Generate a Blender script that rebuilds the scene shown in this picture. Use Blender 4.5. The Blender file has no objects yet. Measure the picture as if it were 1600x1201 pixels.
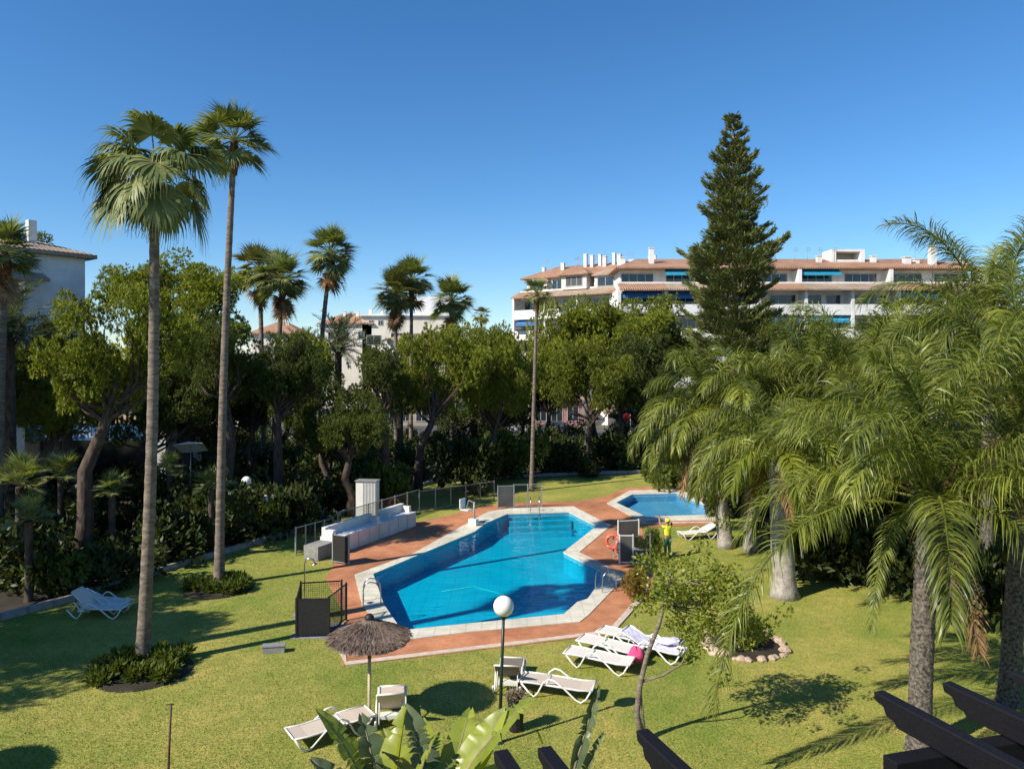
import bpy, math, random
import numpy as np
from math import radians as R, sin, cos, pi
from mathutils import Vector
from mathutils.geometry import tessellate_polygon

# ------------------------------------------------------------------ camera, world, sun, exposure
S = bpy.context.scene
COL = S.collection
CAM_H, FPX, YHOR = 8.75, 1155.0, 565.0
cd = bpy.data.cameras.new('camera'); cam = bpy.data.objects.new('camera', cd); COL.objects.link(cam)
cam.location = (0, 0, CAM_H); cam.rotation_euler = (R(90), 0, 0)
cd.sensor_width = 36; cd.lens = 36 * FPX / 1600; cd.shift_y = -(600.5 - YHOR) / 1600
cd.clip_start = .05; cd.clip_end = 9000
S.camera = cam
SUN_EL, SUN_AZ = 40.0, 33.0           # shadows run along (cos az, sin az)
W = bpy.data.worlds.new('World'); S.world = W; W.use_nodes = True
nt = W.node_tree; nt.nodes.clear()
sky = nt.nodes.new('ShaderNodeTexSky'); sky.sky_type = 'NISHITA'; sky.sun_disc = False
sky.sun_elevation = R(SUN_EL); sky.sun_rotation = R(237); sky.altitude = 0
sky.air_density = 1.0; sky.dust_density = 0.0; sky.ozone_density = 6.0
bg = nt.nodes.new('ShaderNodeBackground'); bg.inputs[1].default_value = 0.105
out = nt.nodes.new('ShaderNodeOutputWorld')
hs_ = nt.nodes.new('ShaderNodeHueSaturation'); hs_.inputs['Saturation'].default_value = 1.18; nt.links.new(sky.outputs[0], hs_.inputs['Color']); nt.links.new(hs_.outputs[0], bg.inputs[0]); nt.links.new(bg.outputs[0], out.inputs[0])
sl = bpy.data.lights.new('sun', 'SUN'); sl.energy = 4.8; sl.angle = R(.5); sl.color = (1, .93, .82)
so = bpy.data.objects.new('sun', sl); COL.objects.link(so)
sd = Vector((cos(R(SUN_AZ)) * cos(R(SUN_EL)), sin(R(SUN_AZ)) * cos(R(SUN_EL)), -sin(R(SUN_EL))))
so.rotation_euler = sd.to_track_quat('-Z', 'Y').to_euler(); so.location = (-40, -30, 60)
S.view_settings.view_transform = 'Standard'; S.view_settings.look = 'None'
S.view_settings.exposure = .55; S.view_settings.gamma = 1; S.view_settings.use_curve_mapping = False
S.render.engine = 'CYCLES'
S.cycles.max_bounces = 6; S.cycles.diffuse_bounces = 3; S.cycles.glossy_bounces = 3
S.cycles.transparent_max_bounces = 8; S.cycles.caustics_reflective = False; S.cycles.caustics_refractive = False
S.cycles.use_denoising = True

rng = np.random.default_rng(7); random.seed(7)

# ------------------------------------------------------------------ helpers
def at(px, py, z=0.0):                 # ground point that the photograph shows at px, py
    d = (CAM_H - z) * FPX / (py - YHOR); return ((px - 800) * d / FPX, d)
def X(px, d): return (px - 800) * d / FPX
def Z(py, d): return CAM_H + (YHOR - py) * d / FPX

def tag(o, label=None, cat=None, group=None, kind=None):
    if label: o['label'] = label
    if cat: o['category'] = cat
    if group: o['group'] = group
    if kind: o['kind'] = kind
    return o
def thing(name, label, cat, loc=(0, 0, 0), rz=0, group=None):
    o = bpy.data.objects.new(name, None); COL.objects.link(o); o.location = loc; o.rotation_euler = (0, 0, rz)
    o.empty_display_size = .2
    return tag(o, label, cat, group)
def link(name, me, parent=None, loc=(0, 0, 0), rot=(0, 0, 0), scale=(1, 1, 1)):
    o = bpy.data.objects.new(name, me); COL.objects.link(o)
    o.location = loc; o.rotation_euler = rot; o.scale = scale
    if parent: o.parent = parent
    return o
def np_mesh(name, V, F, mat, smooth=False):
    """V (n,3); F (m,k) array of equal-size faces"""
    V = np.asarray(V, dtype=np.float32); F = np.asarray(F, dtype=np.int32)
    me = bpy.data.meshes.new(name); n, k = F.shape
    me.vertices.add(len(V)); me.vertices.foreach_set('co', V.ravel())
    me.loops.add(n * k); me.loops.foreach_set('vertex_index', F.ravel())
    me.polygons.add(n); me.polygons.foreach_set('loop_start', np.arange(0, n * k, k, dtype=np.int32))
    me.polygons.foreach_set('loop_total', np.full(n, k, dtype=np.int32))
    if smooth: me.polygons.foreach_set('use_smooth', np.ones(n, dtype=bool))
    me.update(calc_edges=True); me.materials.append(mat)
    return me

class MB:
    def __init__(s): s.v = []; s.f = []; s.sm = []
    def add(s, v, f, smooth=False):
        b = len(s.v); s.v += [tuple(p) for p in v]; s.f += [tuple(i + b for i in q) for q in f]; s.sm += [smooth] * len(f); return s
    def box(s, x0, x1, y0, y1, z0, z1, rz=0, c=None):
        v = [(x, y, z) for z in (z0, z1) for x, y in ((x0, y0), (x1, y0), (x1, y1), (x0, y1))]
        if rz:
            cx, cy = c or ((x0 + x1) / 2, (y0 + y1) / 2); a, b = cos(rz), sin(rz)
            v = [(cx + (x - cx) * a - (y - cy) * b, cy + (x - cx) * b + (y - cy) * a, z) for x, y, z in v]
        return s.add(v, [(3, 2, 1, 0), (4, 5, 6, 7), (0, 1, 5, 4), (1, 2, 6, 5), (2, 3, 7, 6), (3, 0, 4, 7)])
    def tube(s, pts, r, n=8, caps=True, smooth=True):
        P = [Vector(p) for p in pts]
        if not hasattr(r, '__len__'): r = [r] * len(P)
        v = []; up = None
        for i, p in enumerate(P):
            t = (P[min(i + 1, len(P) - 1)] - P[max(i - 1, 0)]).normalized()
            if up is None: up = t.orthogonal().normalized()
            a = (up - t * up.dot(t)); a = a.normalized() if a.length > 1e-6 else t.orthogonal().normalized(); up = a
            b = t.cross(a)
            for k in range(n):
                q = 2 * pi * k / n; v.append(p + (a * cos(q) + b * sin(q)) * r[i])
        f = [(i * n + k, i * n + (k + 1) % n, (i + 1) * n + (k + 1) % n, (i + 1) * n + k) for i in range(len(P) - 1) for k in range(n)]
        s.add(v, f, smooth)
        if caps:
            b = len(s.v) - len(v)
            s.f.append(tuple(b + k for k in reversed(range(n)))); s.f.append(tuple(b + (len(P) - 1) * n + k for k in range(n))); s.sm += [False] * 2
        return s
    def lathe(s, prof, c=(0, 0, 0), n=24, smooth=True):
        v = [(c[0] + r * cos(2 * pi * k / n), c[1] + r * sin(2 * pi * k / n), c[2] + z) for r, z in prof for k in range(n)]
        f = [(i * n + k, i * n + (k + 1) % n, (i + 1) * n + (k + 1) % n, (i + 1) * n + k) for i in range(len(prof) - 1) for k in range(n)]
        return s.add(v, f, smooth)
    def torus(s, c, Rr, r, axis='z', n=24, m=8):
        v = []
        for i in range(n):
            a = 2 * pi * i / n
            for j in range(m):
                b = 2 * pi * j / m; q = Rr + r * cos(b); p = (q * cos(a), q * sin(a), r * sin(b))
                if axis == 'y': p = (p[0], p[2], p[1])
                if axis == 'x': p = (p[2], p[0], p[1])
                v.append((c[0] + p[0], c[1] + p[1], c[2] + p[2]))
        f = [(i * m + j, ((i + 1) % n) * m + j, ((i + 1) % n) * m + (j + 1) % m, i * m + (j + 1) % m) for i in range(n) for j in range(m)]
        return s.add(v, f, True)
    def prism(s, poly, z0, z1, holes=(), sides=True, top=True):
        loops = [list(poly)] + [list(h) for h in holes]
        flat = [p for l in loops for p in l]; n = len(flat)
        tris = tessellate_polygon([[Vector((x, y, 0)) for x, y in l] for l in loops])
        v = [(x, y, z1) for x, y in flat] + [(x, y, z0) for x, y in flat]; f = []
        if top:
            for t in tris:
                a, b, c = (Vector(flat[i]) for i in t)
                cr = (b - a).x * (c - a).y - (b - a).y * (c - a).x
                f.append(tuple(t) if cr > 0 else tuple(reversed(t)))
        if sides:
            b = 0
            for l in loops:
                m = len(l)
                for i in range(m): f.append((b + i, b + (i + 1) % m, n + b + (i + 1) % m, n + b + i))
                b += m
        return s.add(v, f)
    def mesh(s, name, mat):
        me = bpy.data.meshes.new(name); me.from_pydata(s.v, [], s.f)
        me.polygons.foreach_set('use_smooth', s.sm); me.materials.append(mat); me.update(); return me
    def build(s, name, mat, parent=None, bevel=0, **kw):
        o = link(name, s.mesh(name, mat), parent, **kw)
        if bevel:
            m = o.modifiers.new('bevel', 'BEVEL'); m.width = bevel; m.segments = 2; m.limit_method = 'ANGLE'
        return o

# ------------------------------------------------------------------ materials
MATS = {}
def mat(name, c1, c2=None, scale=8, rough=.7, bump=0, bscale=None, metal=0, detail=4, dirt=0, stretch=(1, 1, 1), spec=.4, coat=0):
    m = bpy.data.materials.new(name); m.use_nodes = True; t = m.node_tree; N = t.nodes; L = t.links
    p = N['Principled BSDF']; p.inputs['Roughness'].default_value = rough; p.inputs['Metallic'].default_value = metal
    p.inputs['Specular IOR Level'].default_value = spec; p.inputs['Coat Weight'].default_value = coat
    tc = N.new('ShaderNodeTexCoord'); mp = N.new('ShaderNodeMapping'); L.new(tc.outputs['Object'], mp.inputs[0]); mp.inputs['Scale'].default_value = stretch
    c2 = c2 or tuple(x * .78 for x in c1)
    n = N.new('ShaderNodeTexNoise'); n.inputs['Scale'].default_value = scale; n.inputs['Detail'].default_value = detail; L.new(mp.outputs[0], n.inputs[0])
    cr = N.new('ShaderNodeValToRGB'); cr.color_ramp.elements[0].position = .35; cr.color_ramp.elements[1].position = .65
    cr.color_ramp.elements[0].color = (*c2, 1); cr.color_ramp.elements[1].color = (*c1, 1); L.new(n.outputs[0], cr.inputs[0])
    col = cr.outputs[0]
    if dirt:
        n2 = N.new('ShaderNodeTexNoise'); n2.inputs['Scale'].default_value = scale * .17; n2.inputs['Detail'].default_value = 6; L.new(tc.outputs['Object'], n2.inputs[0])
        r2 = N.new('ShaderNodeValToRGB'); r2.color_ramp.elements[0].position = .4; r2.color_ramp.elements[1].position = .7
        r2.color_ramp.elements[0].color = (1, 1, 1, 1); r2.color_ramp.elements[1].color = (1 - dirt, 1 - dirt * 1.05, 1 - dirt * 1.15, 1); L.new(n2.outputs[0], r2.inputs[0])
        mx = N.new('ShaderNodeMix'); mx.data_type = 'RGBA'; mx.blend_type = 'MULTIPLY'; mx.inputs[0].default_value = 1
        L.new(col, mx.inputs[6]); L.new(r2.outputs[0], mx.inputs[7]); col = mx.outputs[2]
    L.new(col, p.inputs['Base Color'])
    if bump:
        nb = N.new('ShaderNodeTexNoise'); nb.inputs['Scale'].default_value = bscale or scale * 3; nb.inputs['Detail'].default_value = 5; L.new(mp.outputs[0], nb.inputs[0])
        b = N.new('ShaderNodeBump'); b.inputs['Strength'].default_value = bump; b.inputs['Distance'].default_value = .03
        L.new(nb.outputs[0], b.inputs['Height']); L.new(b.outputs[0], p.inputs['Normal'])
    MATS[name] = m; return m

def leaf_mat(name, dark, light, scale=1.2, trans=.3, rough=.5, tip=None, spec=.25):
    """foliage: every leaf its own shade, clumps of paler growth, light passes through"""
    m = bpy.data.materials.new(name); m.use_nodes = True; t = m.node_tree; N = t.nodes; L = t.links
    p = N['Principled BSDF']; p.inputs['Roughness'].default_value = rough; p.inputs['Specular IOR Level'].default_value = spec
    tc = N.new('ShaderNodeTexCoord'); n = N.new('ShaderNodeTexNoise'); n.inputs['Scale'].default_value = scale; n.inputs['Detail'].default_value = 3
    L.new(tc.outputs['Object'], n.inputs[0])
    g = N.new('ShaderNodeNewGeometry'); oi = N.new('ShaderNodeObjectInfo')
    def math_(op, a, b):
        q = N.new('ShaderNodeMath'); q.operation = op
        for i, x in enumerate((a, b)):
            if isinstance(x, (int, float)): q.inputs[i].default_value = x
            else: L.new(x, q.inputs[i])
        return q.outputs[0]
    f = math_('ADD', math_('MULTIPLY', n.outputs[0], .9), math_('MULTIPLY', g.outputs['Random Per Island'], .45))
    f = math_('ADD', f, math_('MULTIPLY', oi.outputs['Random'], .25)); f = math_('SUBTRACT', f, .3)
    cr = N.new('ShaderNodeValToRGB'); e = cr.color_ramp.elements
    e[0].position = .1; e[0].color = (*dark, 1); e[1].position = .8; e[1].color = (*light, 1)
    if tip: x = e.new(.97); x.color = (*tip, 1)
    L.new(f, cr.inputs[0]); L.new(cr.outputs[0], p.inputs['Base Color'])
    tr = N.new('ShaderNodeBsdfTranslucent')
    mx = N.new('ShaderNodeMix'); mx.data_type = 'RGBA'; mx.blend_type = 'MULTIPLY'; mx.inputs[0].default_value = 1
    L.new(cr.outputs[0], mx.inputs[6]); mx.inputs[7].default_value = (1.5, 1.5, .5, 1); L.new(mx.outputs[2], tr.inputs[0])
    ms = N.new('ShaderNodeMixShader'); ms.inputs[0].default_value = trans
    L.new(p.outputs[0], ms.inputs[1]); L.new(tr.outputs[0], ms.inputs[2]); L.new(ms.outputs[0], N['Material Output'].inputs[0])
    MATS[name] = m; return m

M_white = mat('white_render', (.80, .78, .74), (.72, .70, .66), 3, .85, .1, 30, dirt=.18)
M_shade_white = mat('old_white_render', (.78, .78, .78), (.70, .70, .70), 2, .9, .1, 30, dirt=.25)
M_cream_wall = mat('cream_render', (.74, .68, .58), (.66, .6, .5), 3, .85, .1, 30, dirt=.15)
M_coping = mat('cream_coping_stone', (.70, .66, .54), (.58, .54, .43), 2.2, .75, .15, 25, dirt=.22)
M_border = mat('pale_border_stone', (.62, .52, .42), (.5, .40, .31), 5, .8, .15, 30, dirt=.2)
M_plastic = mat('white_plastic', (.78, .77, .72), (.70, .69, .64), 6, .4, 0, dirt=.12)
M_sling = mat('beige_sling_fabric', (.56, .47, .38), (.48, .4, .32), 60, .85, .2, 200)
M_sling_white = mat('pale_sling_fabric', (.70, .66, .60), (.6, .56, .5), 60, .85, .2, 200)
M_sling_dark = mat('brown_sling_fabric', (.20, .16, .12), (.13, .10, .08), 60, .85, .2, 200)
M_black = mat('black_stained_timber', (.006, .0055, .008), (.003, .003, .005), 5, .7, .3, 30, stretch=(8, 1, 8), spec=.25)
M_dark_metal = mat('dark_metal', (.03, .032, .03), (.02, .02, .02), 10, .5, metal=.3)
M_dark_green = mat('dark_green_paint', (.015, .035, .022), (.01, .022, .015), 10, .4)
M_grey_metal = mat('grey_metal', (.33, .33, .32), (.26, .26, .25), 8, .5, metal=.2, dirt=.15)
M_chrome = mat('steel', (.6, .6, .6), (.5, .5, .5), 10, .25, metal=1)
M_screen = mat('black_mesh_screen', (.012, .012, .012), (.022, .022, .022), 25, .8, .3, 120)
M_slab = mat('grey_concrete', (.30, .29, .27), (.22, .21, .2), 6, .9, .3, 40, dirt=.25)
M_kerb = mat('kerb_concrete', (.42, .40, .36), (.30, .28, .25), 4, .9, .3, 30, dirt=.35)
M_bark = mat('pine_bark', (.12, .085, .065), (.05, .033, .025), 6, .95, 1, 14, stretch=(1, 1, .35))
M_grey_bark = mat('grey_bark', (.25, .20, .155), (.115, .088, .068), 3, .95, .9, 9, stretch=(1.2, 1.2, 4), detail=8)
M_thatch = mat('grey_brown_thatch', (.32, .235, .18), (.15, .105, .08), 45, .95, 1, 90)
M_pole_wood = mat('pale_timber_pole', (.58, .48, .32), (.46, .37, .24), 8, .7, .2, 40, stretch=(4, 4, .5))
M_pole_dark = mat('dark_timber_pole', (.10, .045, .03), (.06, .03, .02), 8, .7, .2, 40)
M_glass = mat('window_glass', (.03, .04, .05), (.015, .02, .025), 1.5, .08, spec=.8)
M_interior = mat('shaded_opening', (.10, .10, .10), (.05, .05, .05), .8, .6)
M_frame = mat('window_frame', (.5, .49, .46), (.4, .4, .38), 5, .6)
M_awn_blue = mat('blue_awning_cloth', (.05, .17, .38), (.035, .12, .30), 3, .8)
M_awn_teal = mat('teal_awning_cloth', (.03, .33, .50), (.02, .24, .40), 3, .8)
M_red = mat('red_paint', (.45, .03, .03), (.33, .02, .02), 5, .5)
M_orange = mat('orange_foam', (.72, .13, .07), (.55, .09, .05), 6, .5)
M_pink = mat('pink_towelling', (.80, .10, .26), (.66, .06, .18), 14, .95, .6, 60)
M_lilac = mat('white_lilac_towel', (.78, .76, .82), (.52, .48, .66), 9, .95, .5, 40)
M_earth = mat('dark_soil', (.040, .030, .018), (.020, .018, .010), 1.5, .95, .6, 12)
M_ground = mat('dry_ground', (.10, .095, .05), (.05, .055, .028), .6, .95, .5, 6)
M_asphalt = mat('asphalt', (.075, .074, .072), (.05, .05, .05), 3, .9, .3, 60, dirt=.2)
M_paving = mat('pale_paving', (.40, .36, .31), (.32, .29, .25), 2, .9, .2, 20, dirt=.2)
M_rock = mat('buff_rock', (.62, .48, .34), (.30, .22, .15), 2.5, .9, .8, 14)
M_yellow = mat('yellow_cotton', (.80, .85, .06), (.66, .7, .03), 12, .85, .3, 40)
M_trouser = mat('green_cotton', (.06, .22, .13), (.03, .12, .08), 12, .85, .3, 40)
M_skin = mat('skin', (.36, .19, .12), (.31, .16, .10), 10, .55)
M_hair = mat('dark_hair', (.02, .013, .01), (.01, .007, .006), 60, .6)
M_carw = mat('silver_car_paint', (.60, .61, .62), (.56, .57, .58), 2, .25, coat=.6, metal=.2)
M_carb = mat('dark_car_paint', (.05, .06, .08), (.04, .05, .06), 2, .25, coat=.6)
M_tyre = mat('rubber', (.015, .015, .015), (.01, .01, .01), 10, .8)
M_bloom = mat('globe_opal', (.88, .86, .80), (.82, .8, .74), 3, .3)
M_pinkwall = mat('pink_render', (.40, .20, .19), (.30, .14, .14), 3, .9)
M_bluewall = mat('pool_paint', (.03, .50, .66), (.02, .42, .60), .8, .6, detail=7)
M_smallpool = mat('shallow_pool_paint', (.17, .42, .60), (.12, .36, .54), 2.5, .6)
M_letter = mat('pale_lettering', (.45, .5, .62), (.42, .46, .6), 5, .6)
M_dry = mat('dry_stems', (.30, .25, .16), (.2, .16, .1), 10, .95, .5, 40)

def brick_mat():
    m = mat('terracotta_paving', (.60, .24, .11), (.48, .175, .08), 1.5, .85, .2, 30, dirt=.42)
    t = m.node_tree; N = t.nodes; L = t.links; p = N['Principled BSDF']; src = p.inputs['Base Color'].links[0].from_socket
    b = N.new('ShaderNodeTexBrick'); b.inputs['Scale'].default_value = 4.2; b.inputs['Color1'].default_value = (1, 1, 1, 1)
    b.inputs['Color2'].default_value = (.74, .74, .74, 1); b.inputs['Mortar'].default_value = (1.0, 1.25, 1.35, 1); b.inputs['Mortar Size'].default_value = .03
    tc = N.new('ShaderNodeTexCoord'); L.new(tc.outputs['Object'], b.inputs[0])
    mx = N.new('ShaderNodeMix'); mx.data_type = 'RGBA'; mx.blend_type = 'MULTIPLY'; mx.inputs[0].default_value = 1
    L.new(src, mx.inputs[6]); L.new(b.outputs[0], mx.inputs[7]); L.new(mx.outputs[2], p.inputs['Base Color']); return m
M_brick = brick_mat()
def joints(m, scale, mort, c2):
    t = m.node_tree; N = t.nodes; L = t.links; p = N['Principled BSDF']; src = p.inputs['Base Color'].links[0].from_socket
    b = N.new('ShaderNodeTexBrick'); b.inputs['Scale'].default_value = scale; b.inputs['Color1'].default_value = (1, 1, 1, 1); b.inputs['Color2'].default_value = (c2, c2, c2, 1)
    b.inputs['Mortar'].default_value = (mort, mort, mort, 1); b.inputs['Mortar Size'].default_value = .025; b.offset = 0; b.inputs['Row Height'].default_value = .5
    tc = N.new('ShaderNodeTexCoord'); L.new(tc.outputs['Object'], b.inputs[0]); mx = N.new('ShaderNodeMix'); mx.data_type = 'RGBA'; mx.blend_type = 'MULTIPLY'; mx.inputs[0].default_value = 1
    L.new(src, mx.inputs[6]); L.new(b.outputs[0], mx.inputs[7]); L.new(mx.outputs[2], p.inputs['Base Color'])
joints(M_coping, 1.0, .84, .95); joints(M_bluewall, 1.0, .86, .97)

def roof_mat(name, c1, c2):
    m = mat(name, c1, c2, 2.5, .9, dirt=.3)
    t = m.node_tree; N = t.nodes; L = t.links; p = N['Principled BSDF']
    tc = N.new('ShaderNodeTexCoord'); w = N.new('ShaderNodeTexWave'); w.inputs['Scale'].default_value = 1.1; w.inputs['Distortion'].default_value = .3
    L.new(tc.outputs['Object'], w.inputs[0]); b = N.new('ShaderNodeBump'); b.inputs['Strength'].default_value = .8; b.inputs['Distance'].default_value = .12
    L.new(w.outputs[1], b.inputs['Height']); L.new(b.outputs[0], p.inputs['Normal']); return m
M_roof = roof_mat('terracotta_roof_tiles', (.46, .26, .16), (.36, .20, .125))
M_roof_pale = roof_mat('weathered_roof_tiles', (.46, .34, .24), (.34, .25, .18))

def lawn_mat():
    m = bpy.data.materials.new('mown_grass'); m.use_nodes = True; t = m.node_tree; N = t.nodes; L = t.links
    p = N['Principled BSDF']; p.inputs['Roughness'].default_value = .8; p.inputs['Specular IOR Level'].default_value = .15
    tc = N.new('ShaderNodeTexCoord')
    def noise(s, d, rough=.6):
        n = N.new('ShaderNodeTexNoise'); n.inputs['Scale'].default_value = s; n.inputs['Detail'].default_value = d; n.inputs['Roughness'].default_value = rough
        L.new(tc.outputs['Object'], n.inputs[0]); return n.outputs[0]
    def ramp(src, a, ca, b, cb):
        r = N.new('ShaderNodeValToRGB'); e = r.color_ramp.elements; e[0].position = a; e[0].color = (*ca, 1); e[1].position = b; e[1].color = (*cb, 1); L.new(src, r.inputs[0]); return r.outputs[0]
    def mix(mode, f, a, b):
        x = N.new('ShaderNodeMix'); x.data_type = 'RGBA'; x.blend_type = mode
        if isinstance(f, (int, float)): x.inputs[0].default_value = f
        else: L.new(f, x.inputs[0])
        L.new(a, x.inputs[6]); L.new(b, x.inputs[7]); return x.outputs[2]
    base = ramp(noise(.35, 6), .35, (.235, .272, .052), .65, (.39, .345, .090))
    yel = ramp(noise(1.1, 9, .75), .52, (1, 1, 1), .72, (1.38, 1.10, 1.45))
    worn = ramp(noise(.16, 7, .7), .42, (.80, .88, .80), .60, (1.04, 1.02, 1.05))
    fine = ramp(noise(14, 8, .8), .36, (.52, .58, .5), .64, (1.35, 1.3, 1.3))
    mid = ramp(noise(3.2, 5, .7), .3, (.78, .84, .8), .7, (1.15, 1.1, 1.1))
    c = mix('MULTIPLY', 1, base, yel); c = mix('MULTIPLY', 1, c, worn); c = mix('MULTIPLY', 1, c, fine); c = mix('MULTIPLY', 1, c, mid)
    L.new(c, p.inputs['Base Color'])
    b = N.new('ShaderNodeBump'); b.inputs['Strength'].default_value = .6; b.inputs['Distance'].default_value = .05
    L.new(noise(22, 6, .7), b.inputs['Height']); L.new(b.outputs[0], p.inputs['Normal']); return m
M_lawn = lawn_mat()

def water_mat(name, tint, ripple=.5):
    m = bpy.data.materials.new(name); m.use_nodes = True; t = m.node_tree; N = t.nodes; L = t.links; N.clear()
    o = N.new('ShaderNodeOutputMaterial'); tr = N.new('ShaderNodeBsdfTransparent'); tr.inputs[0].default_value = (*tint, 1)
    gl = N.new('ShaderNodeBsdfGlossy'); gl.inputs['Roughness'].default_value = .03
    lw = N.new('ShaderNodeLayerWeight'); lw.inputs[0].default_value = .5
    pw = N.new('ShaderNodeMath'); pw.operation = 'POWER'; pw.inputs[1].default_value = 5; L.new(lw.outputs['Facing'], pw.inputs[0])
    fr = N.new('ShaderNodeMath'); fr.operation = 'MULTIPLY_ADD'; fr.inputs[1].default_value = .97; fr.inputs[2].default_value = .022; L.new(pw.outputs[0], fr.inputs[0])
    tc = N.new('ShaderNodeTexCoord'); n = N.new('ShaderNodeTexNoise'); n.inputs['Scale'].default_value = 2.2; n.inputs['Detail'].default_value = 3; L.new(tc.outputs['Object'], n.inputs[0])
    b = N.new('ShaderNodeBump'); b.inputs['Strength'].default_value = ripple; b.inputs['Distance'].default_value = .05; L.new(n.outputs[0], b.inputs['Height'])
    L.new(b.outputs[0], gl.inputs['Normal']); L.new(b.outputs[0], lw.inputs['Normal'])
    ms = N.new('ShaderNodeMixShader'); L.new(fr.outputs[0], ms.inputs[0]); L.new(tr.outputs[0], ms.inputs[1]); L.new(gl.outputs[0], ms.inputs[2]); L.new(ms.outputs[0], o.inputs[0]); return m
M_water = water_mat('pool_water', (.16, .88, .93)); M_water2 = water_mat('shallow_pool_water', (.7, .93, .99), .2)

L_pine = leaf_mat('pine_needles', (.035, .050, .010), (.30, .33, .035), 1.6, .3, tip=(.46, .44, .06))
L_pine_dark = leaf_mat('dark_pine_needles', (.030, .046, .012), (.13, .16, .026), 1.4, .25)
L_arau = leaf_mat('araucaria_needles', (.035, .058, .020), (.19, .20, .055), 1.1, .15)
L_fan = leaf_mat('fan_palm_leaf', (.06, .10, .03), (.30, .32, .12), 1.2, .25, .45, tip=(.25, .26, .14))
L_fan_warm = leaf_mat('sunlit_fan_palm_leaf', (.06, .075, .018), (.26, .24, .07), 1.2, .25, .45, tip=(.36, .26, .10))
L_dead = leaf_mat('dead_palm_leaf', (.10, .055, .025), (.34, .20, .09), 2, .15, .7)
L_queen = leaf_mat('feather_palm_leaflet', (.028, .046, .010), (.26, .29, .045), .9, .35, .4, tip=(.44, .42, .10), spec=.4)
L_queen_y = leaf_mat('yellow_green_leaflet', (.09, .12, .014), (.26, .28, .035), .9, .35, .4)
L_date = leaf_mat('grey_green_leaflet', (.05, .07, .04), (.19, .22, .12), .9, .2, .5)
L_bush = leaf_mat('dark_shaded_shrub_leaf', (.010, .020, .006), (.060, .080, .018), 1.0, .2)  # dark green with the shade of the beds put into the leaf colour
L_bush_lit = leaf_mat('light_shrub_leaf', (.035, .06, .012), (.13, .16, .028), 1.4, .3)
L_citrus = leaf_mat('lime_green_leaf', (.11, .15, .02), (.36, .38, .06), 1.5, .35, .35)
L_autumn = leaf_mat('orange_tinged_leaf', (.10, .10, .02), (.36, .22, .04), 2.5, .3)
L_banana = leaf_mat('broad_leaf', (.10, .15, .02), (.34, .38, .05), 2, .35, .35, spec=.5)
L_banana_grey = leaf_mat('greyish_broad_leaf', (.06, .09, .04), (.16, .20, .10), 2, .3, .35, spec=.5)

# ------------------------------------------------------------------ foliage geometry
def unit(v): return v / np.maximum(np.linalg.norm(v, axis=-1, keepdims=True), 1e-9)
def leaves_mesh(name, C, A, Ln, Wd, m, r):
    """diamond leaves at C along A"""
    n = len(C); rv = unit(r.normal(size=(n, 3))); B = unit(np.cross(A, rv)); Nn = np.cross(A, B)
    Ln = Ln[:, None]; Wd = Wd[:, None]
    V = np.empty((n, 4, 3)); V[:, 0] = C; V[:, 1] = C + A * Ln * .5 + B * Wd * .5 + Nn * Wd * .15; V[:, 2] = C + A * Ln; V[:, 3] = C + A * Ln * .5 - B * Wd * .5 + Nn * Wd * .15
    return np_mesh(name, V.reshape(-1, 3), np.arange(n * 4).reshape(n, 4), m)
def blob_leaves(blobs, per, ln, wd, r, up=.3, flat=.8, inner=.55, tuft=1):
    Cs, As = [], []
    for (c, rad) in blobs:
        k = max(8, int(per * rad * rad)) ; d = unit(r.normal(size=(k, 3)))
        rr = rad * (inner + (1 - inner) * r.random(k) ** .5)[:, None]
        Cs.append(np.asarray(c) + d * rr * np.array([1, 1, flat])); As.append(unit(d + r.normal(size=(k, 3)) * .55 + np.array([0, 0, up])))
    C = np.concatenate(Cs); A = np.concatenate(As)
    if tuft > 1: C = np.repeat(C, tuft, 0); A = unit(np.repeat(A, tuft, 0) + r.normal(size=C.shape) * .45); C = C + r.normal(size=C.shape) * ln * .12
    n = len(C)
    return C, A, ln * (.6 + .8 * r.random(n)), wd * (.6 + .8 * r.random(n))

def umbrella_blobs(r, n=95, hz=.62):
    bl = []
    lob = [(r.uniform(0, 2 * pi), r.uniform(.3, .75), r.uniform(-.55, .40), r.uniform(.24, .40)) for _ in range(14)] + [(0, 0, .3, .42), (1, .2, -.1, .4)]
    while len(bl) < n:
        a, q, z0, rl = lob[r.integers(len(lob))]
        d = unit(r.normal(size=3)); d[2] = abs(d[2]) * (1 if r.random() < .72 else -.6)
        p = np.array([q * cos(a), q * sin(a), (z0 - .55 * q * q + .15) * hz]) + d * rl * np.array([1, 1, .7]) * (.6 + .45 * r.random())
        bl.append((p, r.uniform(.07, .16)))
    return bl
PINE = []
for k in range(4):
    r = np.random.default_rng(40 + k); bl = umbrella_blobs(r, 190)
    PINE.append((bl, leaves_mesh('crown', *blob_leaves(bl, 3000, .036, .0105, np.random.default_rng(60 + k), .5, .75, .5, tuft=9), L_pine, r)))
BUSH = []
for k in range(3):
    r = np.random.default_rng(80 + k)
    bl = [(np.array([r.normal() * .42, r.normal() * .42, .25 + .5 * r.random()]), r.uniform(.22, .42)) for _ in range(14)]
    BUSH.append(bl)
def bush_mesh(k, m, per=1500, ln=.12, wd=.07, seed=5):
    r = np.random.default_rng(seed + k); return leaves_mesh('foliage', *blob_leaves(BUSH[k], per, ln, wd, r, .3, .9, .5), m, r)

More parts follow.
